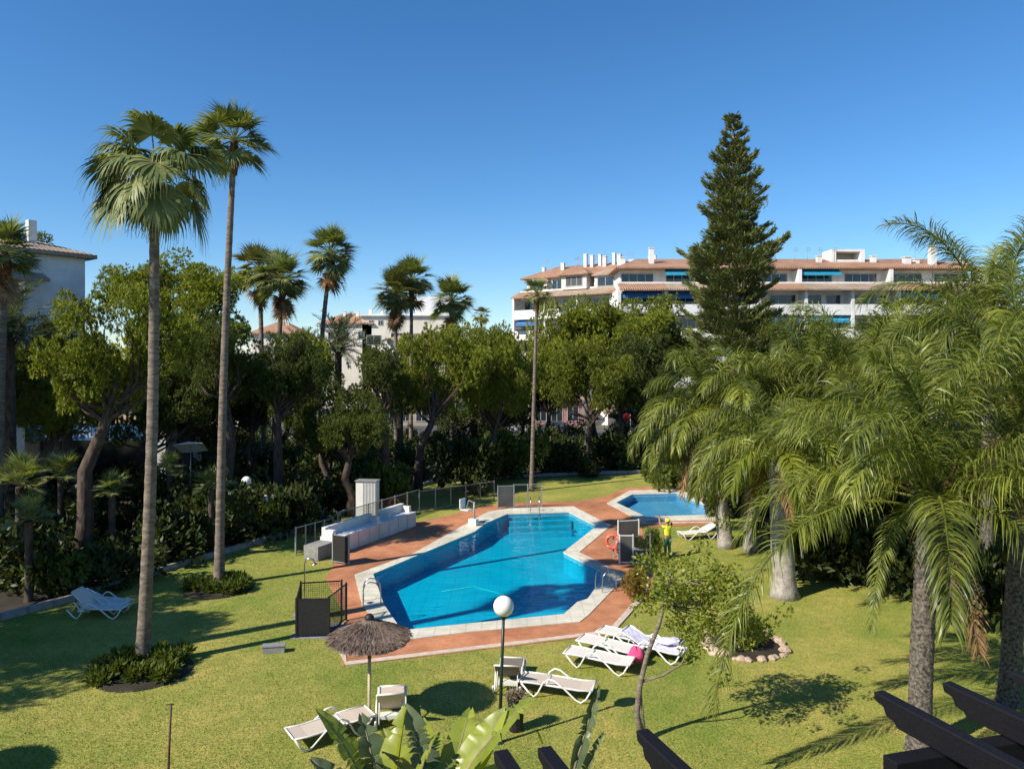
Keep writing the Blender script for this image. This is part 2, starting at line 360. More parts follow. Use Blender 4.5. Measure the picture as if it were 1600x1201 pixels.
def pine_tree(label, px, py, rx, ry, d, base_px=None, var=0, dark=False, lean=None, group='pine trees around the pool garden', cat='pine tree'):
    """crown centred where the photograph shows it, rx, ry its half size in pixels at distance d"""
    cx, cz = X(px, d), Z(py, d); rw, rh = rx * 1.32 * d / FPX, ry * 1.35 * d / FPX
    bx = X(base_px, d) if base_px is not None else cx + rng.normal() * .4
    t = thing('pine_tree', label, cat, (bx, d, 0), 0, group)
    bl, ml = PINE[var % 4]; rot = rng.uniform(0, 6.28)
    sc = (rw * 1.02, rw * .95, rh / .62)
    ox, oz = cx - bx, cz - .05
    c_ = link('crown', ml, t, (ox, 0, oz), (0, 0, rot), sc)
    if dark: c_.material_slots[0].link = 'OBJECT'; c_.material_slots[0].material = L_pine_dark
    r = np.random.default_rng(abs(int(px + py))); fork = Vector((ox * .55, 0, max(2.2, cz - rh * .95)))
    tr = .16 + .018 * cz
    pts = [Vector((0, 0, -.1)), Vector((ox * .12 + r.normal() * .15, 0, fork.z * .35)), Vector((ox * .3 + r.normal() * .2, r.normal() * .1, fork.z * .7)), fork]
    MB().tube(pts + [fork.lerp(Vector((ox, 0, oz)), .7)], [tr * 1.25, tr, tr * .85, tr * .7, tr * .3], 9).build('trunk', M_bark, t)
    mb = MB()
    for (c, _r) in [bl[i] for i in r.choice(len(bl), 16, replace=False)]:
        p = Vector((c[0] * sc[0], c[1] * sc[1], c[2] * sc[2])); p.rotate(__import__('mathutils').Euler((0, 0, rot))); p += Vector((ox, 0, oz))
        s0 = fork.lerp(Vector((ox, 0, oz)), r.uniform(0, .35)); mid = s0.lerp(p, .5) + Vector((r.normal() * .2, r.normal() * .2, -.12 * rw))
        mb.tube([s0, mid, p], [tr * .38, tr * .22, .03], 5, caps=False)
    mb.build('limb', M_bark, t)
    return t

def fan_leaf_mesh(e, Lp, Lb, droop, m, r, n=30, wf=.10):
    """one fan leaf, petiole from the origin along +x at elevation e"""
    V, F = [], []
    d = np.array([cos(e), 0, sin(e)]); p = np.zeros(3); path = [p.copy()]; k = 5
    for i in range(k):
        p = p + d * Lp / k; d = unit(d + np.array([0, 0, -droop * .10 * abs(cos(e)) - .02])); path.append(p.copy())
    pw = .022
    side = np.array([0, 1, 0])
    for i in range(k):
        a, b = path[i], path[i + 1]; nn = np.cross(d, side) * pw
        q = [a - side * pw, a + side * pw, b + side * pw, b - side * pw]; bb = len(V); V += q; F.append([bb, bb + 1, bb + 2, bb + 3])
        q = [a - nn, a + nn, b + nn, b - nn]; bb = len(V); V += q; F.append([bb, bb + 1, bb + 2, bb + 3])
    up = unit(np.cross(d, side)); up = up if up[2] > 0 else -up
    for j in range(n):
        an = R(-118 + 236 * (j + .5) / n) + r.normal() * .025
        dd = cos(an) * d + sin(an) * side + up * (.22 * abs(sin(an)) + r.normal() * .05)
        dd = unit(dd); L_ = Lb * (1 - .28 * (abs(an) / 2.06) ** 2) * r.uniform(.88, 1.08); st = 6; q = p.copy(); wmax = Lb * wf
        w = unit(np.cross(dd, up)); pts = []
        for i in range(st + 1):
            f = i / st; width = wmax * (f / .4 if f < .4 else max(.05, 1 - (f - .4) / .42)) + .004
            pts.append((q - w * width / 2, q + w * width / 2)); q = q + dd * L_ / st
            dd = unit(dd + np.array([0, 0, -droop * (.06 + .62 * f ** 1.6)]))
        bb = len(V)
        for a, b in pts: V += [a, b]
        for i in range(st): F.append([bb + 2 * i, bb + 2 * i + 1, bb + 2 * i + 3, bb + 2 * i + 2])
    return np_mesh('frond', np.array(V), np.array(F), m)

def feather_mesh(e, Ln, droop, m, r, n=70, ll=.6, w=.032, hang=.5, plum=.35, stalk=.16, name='frond'):
    """one feather leaf, rachis from the origin along +x"""
    V, F = [], []; K = 18; d = np.array([cos(e), 0, sin(e)]); p = np.zeros(3); P = [p.copy()]; D = [d.copy()]
    sw = r.normal() * .02
    for i in range(K):
        f = i / K; d = unit(d + np.array([0, sw, -droop * (.04 + .16 * f)])); p = p + d * Ln / K; P.append(p.copy()); D.append(d.copy())
    P = np.array(P); D = np.array(D); side = np.array([0, 1, 0])
    for i in range(K):
        r0, r1 = .035 * (1 - i / K) + .006, .035 * (1 - (i + 1) / K) + .006; u0 = unit(np.cross(D[i], side)); u1 = unit(np.cross(D[i + 1], side))
        bb = len(V)
        for k in range(4):
            a = k * pi / 2 + .78; V.append(P[i] + (side * cos(a) + u0 * sin(a)) * r0)
        for k in range(4):
            a = k * pi / 2 + .78; V.append(P[i + 1] + (side * cos(a) + u1 * sin(a)) * r1)
        for k in range(4): F.append([bb + k, bb + (k + 1) % 4, bb + 4 + (k + 1) % 4, bb + 4 + k])
    for s in (-1, 1):
        for j in range(n):
            f = stalk + (1 - stalk) * (j + r.random() * .8) / n; x = f * K; i = min(int(x), K - 1); q = P[i] + (P[i + 1] - P[i]) * (x - i); t = unit(D[i] + (D[i + 1] - D[i]) * (x - i))
            up = unit(np.cross(t, side)); up = up if up[2] > 0 or abs(up[2]) < .2 else -up
            dd = unit(side * s * (.85 - .35 * f) + t * (.35 + .5 * f) + up * (.15 + r.normal() * plum))
            L_ = ll * (.55 + .6 * sin(pi * min(1, (f - stalk) / (1 - stalk) * .8 + .15))) * r.uniform(.85, 1.1); st = 4
            wv = unit(np.cross(dd, up) + r.normal(size=3) * .3); pts = []
            for k in range(st + 1):
                g = k / st; ww = w * (.5 + .5 * min(1, g * 4)) * (1 if g < .5 else max(.05, 1 - (g - .5) * 1.9)); pts.append((q - wv * ww / 2, q + wv * ww / 2))
                q = q + dd * L_ / st; dd = unit(dd + np.array([0, 0, -hang * (.35 + .6 * g)]))
            bb = len(V)
            for a, b in pts: V += [a, b]
            for k in range(st): F.append([bb + 2 * k, bb + 2 * k + 1, bb + 2 * k + 3, bb + 2 * k + 2])
    return np_mesh(name, np.array(V), np.array(F), m)

def fan_set(m, Lp, Lb, droop, seed, n=30, els=(82, 66, 50, 34, 18, 2, -16, -36)):
    r = np.random.default_rng(seed); return [(e, fan_leaf_mesh(R(e), Lp * r.uniform(.9, 1.1), Lb, droop, m, r, n)) for e in els]
FAN_BIG = fan_set(L_fan, 1.15, 1.35, 2.3, 1, 50)
FAN_MID = fan_set(L_fan, .95, 1.0, .55, 2, 30)
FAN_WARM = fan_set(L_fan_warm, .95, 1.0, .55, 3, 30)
FAN_STIFF = fan_set(L_fan, .7, .75, .25, 4, 22)
FAN_DEAD = fan_set(L_dead, .8, .8, .9, 5, 18, (-45, -62, -76, -84))

def trunk_path(base, top, bend=(0, 0), n=12):
    b, t = Vector(base), Vector(top); pts = []
    for i in range(n + 1):
        f = i / n; p = b.lerp(t, f); q = sin(pi * f); pts.append((p.x + bend[0] * q, p.y + bend[1] * q, p.z))
    return pts
def palm_trunk(parent, path, r0, r1, m, rings=True, flare=1.5, sides=12):
    pts, rad = [], []; n = len(path) - 1; dense = 60 if rings else 14
    for i in range(dense + 1):
        f = i / dense * n; k = min(int(f), n - 1); a, b = Vector(path[k]), Vector(path[k + 1]); pts.append(a.lerp(b, f - k))
        g = i / dense; rr = r0 + (r1 - r0) * g; rr *= 1 + (flare - 1) * math.exp(-g * 22)
        if rings: rr *= 1 + (.045 if i % 2 else -.02)
        rad.append(rr)
    return MB().tube(pts, rad, sides).build('trunk', m, parent)

def fan_palm(label, base, top, r0, r1, fans, n=26, sc=1.0, dead=0, bend=(0, 0), group='tall fan palms', emin=-36, emax=85, seed=0, tm=None, boot=True, jit=13, name='fan_palm'):
    t = thing(name, label, 'palm tree', (base[0], base[1], 0), 0, group); r = random.Random(seed)
    tp = Vector((top[0] - base[0], top[1] - base[1], top[2]))
    palm_trunk(t, trunk_path((0, 0, -.1), tp, bend), r0, r1, tm or M_grey_bark)
    if boot:
        MB().lathe([(r1 * 1.05, -1.3 * sc), (r1 * 1.5, -.9 * sc), (r1 * 1.7, -.4 * sc), (r1 * 1.35, .1 * sc), (.05, .35 * sc)], tp, 12).build('leaf_base', M_bark_red, t)
    for i in range(n):
        f = (i + .5) / n; el = emax - (emax - emin) * f ** .9 + r.uniform(-jit, jit); e, me = min(fans, key=lambda q: abs(q[0] - el))
        o = link('frond', me, t, tp + Vector((0, 0, .15 * sc)), (r.uniform(-.25, .25), R(-(el - e)) if abs(el - e) < 12 else 0, i * 2.39996 + r.uniform(-.3, .3)), [sc * r.uniform(.78, 1.12)] * 3)
    for i in range(dead):
        e, me = r.choice(FAN_DEAD); o = link('dead_frond', me, t, tp + Vector((0, 0, -.1 * sc - .9 * sc * r.random())), (0, 0, i * 2.39996), [sc * r.uniform(.8, 1.1)] * 3)
    return t
M_bark_red = mat('red_brown_leaf_bases', (.16, .065, .035), (.06, .03, .02), 12, .95, 1, 20)

FEATH = {}; DEADF = []
def feath_set(key, m, els, **kw):
    r = np.random.default_rng(len(FEATH) + 100); FEATH[key] = [(e, feather_mesh(R(e), m=m, r=r, **kw)) for e in els for _ in range(1)]
feath_set('queen', L_queen, (84, 74, 62, 50, 38, 24, 8, -12), Ln=3.9, droop=.95, n=140, ll=.68, w=.025, hang=1.0, plum=.45)
feath_set('queen_far', L_queen, (80, 66, 52, 36, 18, 0, -20), Ln=3.6, droop=1.2, n=110, ll=.78, w=.032, hang=1.2, plum=.35)
feath_set('yellow', L_queen_y, (70, 50, 30), Ln=3.4, droop=1.3, n=80, ll=.75, w=.05, hang=.9, plum=.3)
feath_set('date', L_date, (80, 62, 44, 26, 8, -12), Ln=3.0, droop=.5, n=55, ll=.42, w=.04, hang=.15, plum=.35, stalk=.1)
DEADF.append(feather_mesh(R(-25), 2.9, .9, L_dead, np.random.default_rng(77), 60, .5, .03, .8, .3, name='dead_frond'))
def feather_palm(label, base, top, r0, r1, key, n, sc=1.0, emin=5, emax=84, seed=0, group='feather palms on the right of the garden', name='feather_palm', tm=None, az=None, bend=(0, 0), rings=True, yellow=0, cat='palm tree'):
    t = thing(name, label, cat, (base[0], base[1], 0), 0, group); r = random.Random(seed)
    tp = Vector((top[0] - base[0], top[1] - base[1], top[2]))
    palm_trunk(t, trunk_path((0, 0, -.1), tp, bend), r0, r1, tm or M_grey_bark, rings, 1.35)
    mb = MB()
    for k in range(14):     # stubs of old leaf stalks round the top
        a = k * 2.4; z = tp.z - .1 * k / 2; q = Vector((tp.x, tp.y, z)); dv = Vector((cos(a), sin(a), 1.6)).normalized()
        mb.tube([q + Vector((cos(a), sin(a), 0)) * r1 * .5, q + Vector((cos(a), sin(a), 0)) * r1 * .5 + dv * (.5 + .3 * (k % 3)) * sc], [.06 * sc, .025 * sc], 5)
    mb.build('leaf_base', M_bark_red if yellow == 0 else M_grey_bark, t)
    for i in range(n):
        f = (i + .5) / n; el = emax - (emax - emin) * f + r.uniform(-5, 5); S_ = FEATH['yellow'] if i % 5 < yellow else FEATH[key]
        e, me = min(S_, key=lambda q: abs(q[0] - el)); a = (i * 2.39996 + r.uniform(-.3, .3)) if az is None else az[i % len(az)]
        if i < 3 and key.startswith('queen'): link('dead_frond', DEADF[0], t, tp + Vector((0, 0, -.25)), (0, 0, r.uniform(0, 6.28)), [sc * r.uniform(.7, 1)] * 3)
        link('frond', me, t, tp + Vector((0, 0, .1)), (r.uniform(-.15, .15), R(-(el - e)) if abs(el - e) < 12 else 0, a), [sc * r.uniform(.85, 1.08)] * 3)
    return t

# ------------------------------------------------------------------ ground, pools, paving
WATER = [at(*p) for p in ((583, 898), (741, 832), (760, 818), (793, 804), (889, 801), (932, 823), (880, 864), (937, 893), (939, 908), (918, 937), (902, 942), (881, 961), (740, 975), (640, 985), (621, 977), (600, 946))]
COPE = [at(*p) for p in ((554, 899), (645, 866), (727, 820), (763, 800), (798, 795), (896, 792), (955, 822), (905, 864), (975, 898), (968, 912), (920, 962), (906, 973), (740, 988), (642, 1000), (600, 985), (566, 948))]
SWATER = [at(*p) for p in ((963, 786), (988, 773), (1057, 771), (1112, 795), (1106, 805), (1009, 808))]
SCOPE = [at(*p) for p in ((948, 787), (984, 767), (1063, 765), (1128, 793), (1126, 813), (1001, 815))]
DECK = [at(*p) for p in ((509, 903), (520, 886), (530, 866), (640, 818), (712, 803), (742, 793), (790, 786), (905, 783), (948, 775), (978, 762), (1070, 760), (1140, 790), (1140, 820), (1003, 824), (1015, 868), (1022, 914), (956, 991), (537, 1041), (528, 1010), (540, 965))]
def offset(poly, o):
    n = len(poly); out_ = []; A = sum(poly[i][0] * poly[(i + 1) % n][1] - poly[(i + 1) % n][0] * poly[i][1] for i in range(n)); sg = 1 if A > 0 else -1
    for i in range(n):
        a, b, c = Vector(poly[i - 1]), Vector(poly[i]), Vector(poly[(i + 1) % n]); d1, d2 = (b - a).normalized(), (c - b).normalized()
        n1, n2 = Vector((d1.y, -d1.x)) * sg, Vector((d2.y, -d2.x)) * sg; m = (n1 + n2); m = m / max(.45, m.dot(n1)) if m.length > .1 else n1
        out_.append(tuple(b + m * o))
    return out_
def st(o): o['kind'] = 'structure'; return o
BIG = 4000
hole1, hole2 = offset(WATER, .08), offset(SWATER, .08)
st(MB().prism([(-BIG, -60), (BIG, -60), (BIG, BIG), (-BIG, BIG)], -1, 0, (hole1, hole2), sides=False).build('ground', M_ground))
LAWN = [(-40, -20), (40, -20), (40, 34), at(1400, 800), at(1240, 770), at(1000, 740), at(900, 744), at(680, 754), at(600, 778), at(450, 837), at(335, 870), at(215, 906), at(0, 970), (-40, 12)]
st(MB().prism(LAWN, -1, .004, (hole1, hole2), sides=False).build('lawn', M_lawn))
BED = [at(0, 970), at(215, 906), at(335, 870), at(450, 837), at(600, 778), at(680, 754), at(900, 744), at(1000, 740), at(1240, 770), (60, 44), (60, 82), (-62, 82), (-62, 20)]
st(MB().prism(BED, -1, .008, sides=False).build('planting_bed', M_earth))
st(MB().prism([(-120, 86), (120, 86), (120, 98), (-120, 98)], -1, .012, sides=False).build('road', M_asphalt))
st(MB().prism([(-120, 82.2), (120, 82.2), (120, 85.9), (-120, 85.9)], 0, .12).build('pavement', M_paving))
st(MB().prism(DECK, -.05, .03, (hole1, hole2), sides=True).build('brick_pool_deck', M_brick))
st(MB().prism(COPE, .0, .055, (WATER,), sides=True).build('pool_coping', M_coping))
st(MB().prism(SCOPE, .0, .055, (SWATER,), sides=True).build('shallow_pool_coping', M_coping))
def basin(poly, name, m, depth):
    w = offset(poly, .02); mb = MB(); n = len(w)
    mb.prism(w, -depth, -depth, sides=False); mb.add([(x, y, .03) for x, y in w] + [(x, y, -depth) for x, y in w], [(i, (i + 1) % n, n + (i + 1) % n, n + i) for i in range(n)])
    return st(mb.build(name, m))
basin(WATER, 'pool_basin', M_bluewall, .85); basin(SWATER, 'shallow_pool_basin', M_smallpool, .5)
st(MB().prism(offset(WATER, .015), -.05, -.04, sides=False).build('pool_water', M_water))
st(MB().prism(offset(SWATER, .015), -.05, -.04, sides=False).build('shallow_pool_water', M_water2))
# underwater entry steps at the far end of the main pool
mb = MB()
for k in range(3):
    a, b = at(795, 805 + k * 4.5), at(890, 802 + k * 4.5); a = Vector(a); b = Vector(b); d = (b - a).normalized(); nrm = Vector((d.y, -d.x))
    mb.prism([tuple(a), tuple(b), tuple(b + nrm * .5), tuple(a + nrm * .5)], -.84, -.3 - .16 * k)
st(mb.build('pool_steps', M_bluewall))
def pip(P, poly):
    x, y = P[:, 0], P[:, 1]; ins = np.zeros(len(P), bool); n = len(poly)
    for i in range(n):
        (x1, y1), (x2, y2) = poly[i - 1], poly[i]
        c = ((y1 > y) != (y2 > y)) & (x < (x2 - x1) * (y - y1) / (y2 - y1 + 1e-12) + x1); ins ^= c
    return ins
rg = np.random.default_rng(5); gy = 14.5 + 23 * rg.random(260000) ** 1.3; G_ = np.stack([gy * rg.uniform(-.72, .72, len(gy)), gy], 1)
G_ = G_[pip(G_, LAWN) & ~pip(G_, DECK)][:170000]; ng = len(G_)
tag(link('grass', leaves_mesh('grass', np.column_stack([G_, np.full(ng, .0)]), unit(np.column_stack([rg.normal(size=(ng, 2)) * .5, np.ones(ng)])), rg.uniform(.03, .065, ng), rg.uniform(.008, .016, ng), M_lawn, rg)), 'short mown grass blades on the lawn', 'grass', kind='stuff')
def strip(pts, w, z0, z1, name, m, parent=None):
    mb = MB(); P = [Vector(p) for p in pts]; Ls, Rs = [], []
    for i, p in enumerate(P):
        t = (P[min(i + 1, len(P) - 1)] - P[max(i - 1, 0)]).normalized(); nn = Vector((-t.y, t.x)); Ls.append(tuple(p + nn * w / 2)); Rs.append(tuple(p - nn * w / 2))
    mb.prism(Ls + Rs[::-1], z0, z1); return mb.build(name, m, parent)
st(strip([at(532, 1010), at(541, 1038), at(954, 988), at(1019, 915)], .24, 0, .05, 'deck_border', M_border))
st(strip([at(600, 946), at(566, 950)], .1, 0, .06, 'coping_joint', M_border))
st(strip([at(903, 867), at(975, 901)], .28, .03, .062, 'inner_deck_border', M_border))
st(strip([at(1003, 818), at(1135, 816)], .28, 0, .05, 'shallow_deck_border', M_border))
# garden kerb: one thing, its concrete units as pieces
kr = thing('garden_kerb', 'long low pale concrete kerb between the lawn and the planting beds', 'kerb', (*at(0, 970), 0))
kp = [Vector(at(*p)) for p in ((-60, 985), (0, 969), (120, 937), (215, 905), (335, 869), (450, 836), (530, 806), (600, 778), (680, 753), (790, 747), (905, 742), (1000, 739))]
o0 = Vector(at(0, 970)); unit_me = None
for a, b in zip(kp[:-1], kp[1:]):
    L_ = (b - a).length; k = max(1, round(L_ / 1.0)); ang = math.atan2((b - a).y, (b - a).x)
    for i in range(k):
        if unit_me is None: unit_me = MB().box(0, .985, -.1, .1, -.05, .24).mesh('kerb_stone', M_kerb)
        p = a.lerp(b, i / k) - o0; link('kerb_stone', unit_me, kr, (p.x, p.y, rng.uniform(-.008, .008)), (0, 0, ang + rng.normal() * .004), (L_ / k, 1, 1))
st(strip([at(0, 836), at(170, 846)], .25, 0, .4, 'bed_wall', M_kerb)) if False else None

# ------------------------------------------------------------------ buildings
def tiled_slab(name, quad, th, m, parent):
    """sloping roof sheet from four corners with thickness"""
    v = [Vector(q) for q in quad]; return MB().add([tuple(q) for q in v] + [tuple(q - Vector((0, 0, th))) for q in v], [(0, 1, 2, 3), (7, 6, 5, 4), (0, 4, 5, 1), (1, 5, 6, 2), (2, 6, 7, 3), (3, 7, 4, 0)]).build(name, m, parent)
def window(parent, x0, x1, z0, z1, y, panes=2, m=None):
    f = MB(); t = .07
    f.box(x0, x1, y - .06, y, z0, z0 + t); f.box(x0, x1, y - .06, y, z1 - t, z1); f.box(x0, x0 + t, y - .06, y, z0 + t, z1 - t); f.box(x1 - t, x1, y - .06, y, z0 + t, z1 - t)
    for k in range(1, panes):
        xx = x0 + (x1 - x0) * k / panes; f.box(xx - .03, xx + .03, y - .055, y, z0 + t, z1 - t)
    w = f.build('window', M_frame, parent)
    MB().box(x0 + t, x1 - t, y - .03, y - .005, z0 + t, z1 - t).build('pane', m or M_glass, w)
    return w
def awning(parent, x0, x1, z, y, m, drop=.9, out_=1.1):
    mb = MB(); mb.add([(x0, y, z), (x1, y, z), (x1, y - out_, z - drop), (x0, y - out_, z - drop), (x0, y, z + .03), (x1, y, z + .03), (x1, y - out_, z - drop + .03), (x0, y - out_, z - drop + .03), (x0, y - out_, z - drop - .25), (x1, y - out_, z - drop - .25)],
                      [(0, 1, 2, 3), (7, 6, 5, 4), (3, 2, 9, 8), (0, 3, 7, 4), (1, 5, 6, 2)]); return mb.build('awning', m, parent)
def chimney(parent, x, y, z, h, w=.55, cap=True):
    c = MB().box(x - w / 2, x + w / 2, y - w / 2, y + w / 2, z, z + h).build('chimney', M_white, parent)
    if cap: MB().box(x - w * .62, x + w * .62, y - w * .62, y + w * .62, z + h, z + h + .09).build('cap', M_white, c)
def hip_roof(name, x0, x1, y0, y1, z0, z1, inset, m, parent, ov=.45, th=.2):
    a, b, c, d = (x0 - ov, y0 - ov, z0), (x1 + ov, y0 - ov, z0), (x1 + ov, y1 + ov, z0), (x0 - ov, y1 + ov, z0)
    ym = (y0 + y1) / 2; e, f = (x0 + inset, ym, z1), (x1 - inset, ym, z1)
    v = [a, b, c, d, e, f] + [(p[0], p[1], p[2] - th) for p in (a, b, c, d)]
    return MB().add(v, [(0, 1, 5, 4), (1, 2, 5), (2, 3, 4, 5), (3, 0, 4), (0, 6, 7, 1), (1, 7, 8, 2), (2, 8, 9, 3), (3, 9, 6, 0), (9, 8, 7, 6)]).build(name, m, parent)

def apartment_block(name, label, loc, rz, Wd, bays, depth, floors, ztop, awn, chims, seed, low=2):
    """local x along the front, y away from the viewer; floors of 3 m with balconies, tiled skirt, set-back attic under a hip roof"""
    t = thing(name, label, 'building', loc, rz); r = random.Random(seed); bw = Wd / bays; y1 = 2.2; zf = floors * 3.0
    off = ztop - zf      # levels counted from the top
    MB().box(0, Wd, y1, depth, 0, ztop).build('wall', M_white, t)
    for k in range(floors):
        z = off + k * 3.0
        for b in range(bays):
            xa, xb = b * bw, (b + 1) * bw
            if k >= low:
                mb = MB(); mb.box(xa + .18, xb - .18, .0, .14, z - .35, z + 1.0); mb.box(xa + .18, xb - .18, .14, y1, z - .25, z)
                mb.build('balcony', M_white, t)
                style = r.random(); wz = z + 2.35
                if style < .3: window(t, xa + .6, xb - .6, z + .1, wz, y1, 4)
                elif style < .65: window(t, xa + .5, xa + bw * .48, z + .1, wz, y1, 2); window(t, xa + bw * .58, xb - .6, z + .9, wz, y1, 2)
                else: window(t, xa + bw * .35, xb - .5, z + .1, wz, y1, 3)
                q = r.random()
                if q < .5: MB().box(xa + 1.0 + 2 * q, xa + 1.9 + 2 * q, y1 - .5, y1 - .12, z + .02, z + .85).build('balcony_furniture', (M_plastic, M_slab, M_awn_blue)[int(q * 6) % 3], t)
                if q > .6: MB().box(xb - 1.5, xb - .7, y1 - .35, y1 - .07, z + 1.9, z + 2.4).build('air_conditioner', M_plastic, t)
                if r.random() < .4: MB().box(xa + .62, xa + 1.5, y1 - .11, y1 - .075, z + .2, z + 2.2).build('curtain', M_cream_wall, t)
                if (k, b) in awn: awning(t, xa + .4, xb - .4, z + 2.7, .8, awn[(k, b)], .75, .85)
    for b in range(bays + 1):
        MB().box(b * bw - .18, b * bw + .18, -.05, y1, 0, ztop).build('column', M_white, t)
    # tiled skirt roof over the top balconies
    for b in range(bays):
        xa, xb = b * bw - .02, (b + 1) * bw + .02
        tiled_slab('skirt_roof', [(xa, -.7, ztop - .15), (xb, -.7, ztop - .15), (xb, 1.6, ztop + .75), (xa, 1.6, ztop + .75)], .18, M_roof_pale if b % 3 else M_roof, t)
    # set-back attic
    za = ztop; zb = za + 2.9
    MB().box(.6, Wd - .6, 4.2, depth - 1, za, zb).build('attic_wall', M_white, t)
    MB().box(.2, Wd - .2, 1.6, 1.75, za, za + .95).build('parapet', M_white, t)
    for b in range(bays):
        xa, xb = b * bw, (b + 1) * bw
        window(t, xa + .8, xb - .8, za + .2, za + 2.3, 4.2, 4)
        if b % 2: MB().box(xb - .2, xb + .2, 1.9, 4.2, za, zb - .3).build('attic_pier', M_white, t)
        if (99, b) in awn: awning(t, xa + .4, xb - .4, za + 2.7, 3.2, awn[(99, b)], .6, 1.0)
    hip_roof('roof', .2, Wd - .2, 2.6, depth - .6, zb, zb + 1.9, 3.4, M_roof, t)
    for (cx, cy, cz, h, w) in chims: chimney(t, cx, cy, zb + cz, h, w)
    for k in range(7):
        ax, az = r.uniform(2, Wd - 2), zb + .5; an = MB().tube([(ax, 6, az), (ax, 6, az + 2.6)], .03, 5).build('aerial', M_grey_metal, t)
        for j in range(3): MB().tube([(ax - .45, 6, az + 2.1 + j * .2), (ax + .45, 6, az + 2.1 + j * .2)], .018, 4).build('aerial_rod', M_grey_metal, an)
    return t
D1 = 92; xl = X(968, D1)
B = apartment_block('apartment_block', 'long white apartment block with blue awnings and terracotta roofs behind the tall conifer', (xl, D1, 0), 0, 46.5, 8, 15, 6, 17.9,
                    {(5, 0): M_awn_blue, (5, 1): M_awn_blue, (4, 3): M_awn_blue, (5, 6): M_awn_teal, (99, 1): M_awn_teal, (99, 4): M_awn_teal, (4, 4): M_awn_teal, (2, 4): M_awn_teal, (3, 6): M_awn_blue},
                    [(4.9, 5, .2, 2.6, .6), (1.2, 5.5, 0, 1.6, .6), (19.3, 6, .6, 1.2, .8), (27.3, 6, .8, 1.1, .6), (34.5, 6, .7, 1.2, .6), (38.4, 5, .3, 1.3, .8), (39.8, 5.3, .3, 1.1, .6), (41.3, 4.2, 0, 2.9, .75), (45.5, 5, 0, 1.3, 1.1)], 3)
# rooftop stair housing with an open side
rh = MB(); x0, z0 = 29.0, 22.0
rh.box(x0, x0 + 4.4, 6, 9, z0 + 1.35, z0 + 1.65); rh.box(x0, x0 + .6, 6, 9, z0 - 1.2, z0 + 1.35); rh.box(x0 + 3.8, x0 + 4.4, 6, 9, z0 - 1.2, z0 + 1.35); rh.box(x0 + .6, x0 + 3.8, 6.1, 9, z0 - 1.2, z0 + .3)
hs = rh.build('stair_housing', M_white, B); MB().box(x0 + .6, x0 + 3.8, 8.6, 8.9, z0 + .3, z0 + 1.35).build('back_wall', M_cream_wall, hs)
# left end, turned away and further back
ang = math.atan2(-13.5, 15.5)
B2 = apartment_block('apartment_block', 'white apartment wing with stepped tiled roofs and clustered chimneys, angled away at the left', (X(802, 108), 108, 0), ang * .82, 21.0, 4, 11, 6, 18.2,
                     {(5, 3): M_awn_blue, (4, 0): M_awn_blue}, [(5.5, 5, .6, 1.5, .5), (9.0, 5.5, .8, 2.4, .45), (10.2, 5.2, .8, 2.1, .45), (11.3, 5.6, .8, 2.2, .4), (12.3, 5.1, .8, 1.8, .5), (13.5, 5.6, .8, 2.2, .4), (14.6, 5.1, .8, 1.9, .5), (16.4, 5.4, .5, 1.3, .7), (19.3, 5.1, .3, 1.7, .55), (19.9, 5.1, .3, 1.8, .3), (2.2, 5, .2, 1.5, .4)], 5)
# pale round-shouldered gable beside the stepped roofs
gb = MB(); gb.box(7.5, 11.5, 1.0, 4.2, 18.9, 21.0); gb.build('dormer_wall', M_cream_wall, B2); hip_roof('dormer_roof', 7.4, 11.6, .9, 4.3, 21.0, 22.1, 1.6, M_roof, B2, .4, .15)
window(B2, 8.2, 10.9, 19.3, 20.7, 1.0, 3, M_interior)
for (xa, xb, ya, zt, rm_) in ((1.2, 4.6, 1.9, 20.4, M_roof_pale), (4.6, 7.3, 2.6, 20.9, M_roof), (12.4, 16.0, 1.6, 20.7, M_roof_pale), (16.4, 20.2, 1.2, 20.2, M_roof)):
    MB().box(xa, xb, ya, 4.1, 18.9, zt).build('dormer_wall', M_white if rm_ is M_roof else M_cream_wall, B2); hip_roof('dormer_roof', xa, xb, ya, 4.3, zt + .02, zt + .95, (xb - xa) * .35, rm_, B2, .35, .14)
    window(B2, xa + .5, xb - .6, 19.1, zt - .3, ya, 2)
for (xa, zz) in ((.5, 13.5), (6, 13.4), (11, 13.6), (17, 13.4), (7.5, 16.4)): MB().box(xa, xa + 1.5, -.9, -.1, zz, zz + .12).build('canopy', M_roof_pale, B2)

def house(name, label, loc, rz, Wd, depth, h, rh_, wins, m, roofm, inset=2.5, chims=(), ov=.5):
    t = thing(name, label, 'building', loc, rz); MB().box(0, Wd, 0, depth, 0, h).build('wall', m, t)
    hip_roof('roof', 0, Wd, 0, depth, h, h + rh_, inset, roofm, t, ov)
    for (a, b, c, d) in wins: window(t, a, b, c, d, -.002, 2)
    for (cx, cy, cz, hh, w) in chims: chimney(t, cx, cy, cz, hh, w)
    return t
d = 140
h1 = house('villa', 'cream villa with orange hip roof between the leaning fan palm and the paired fan palms', (X(500, d), d, 0), 0, 9.8, 9, Z(505, d), 2.2, [(1.5, 2.6, 13, 14.4), (4.4, 5.5, 13, 14.4), (7.2, 8.4, 13, 14.4)], M_cream_wall, M_roof, 3.6, [(4, 3, 16.9, 1.5, .5), (6.5, 3, 16.9, 1.6, .5)])
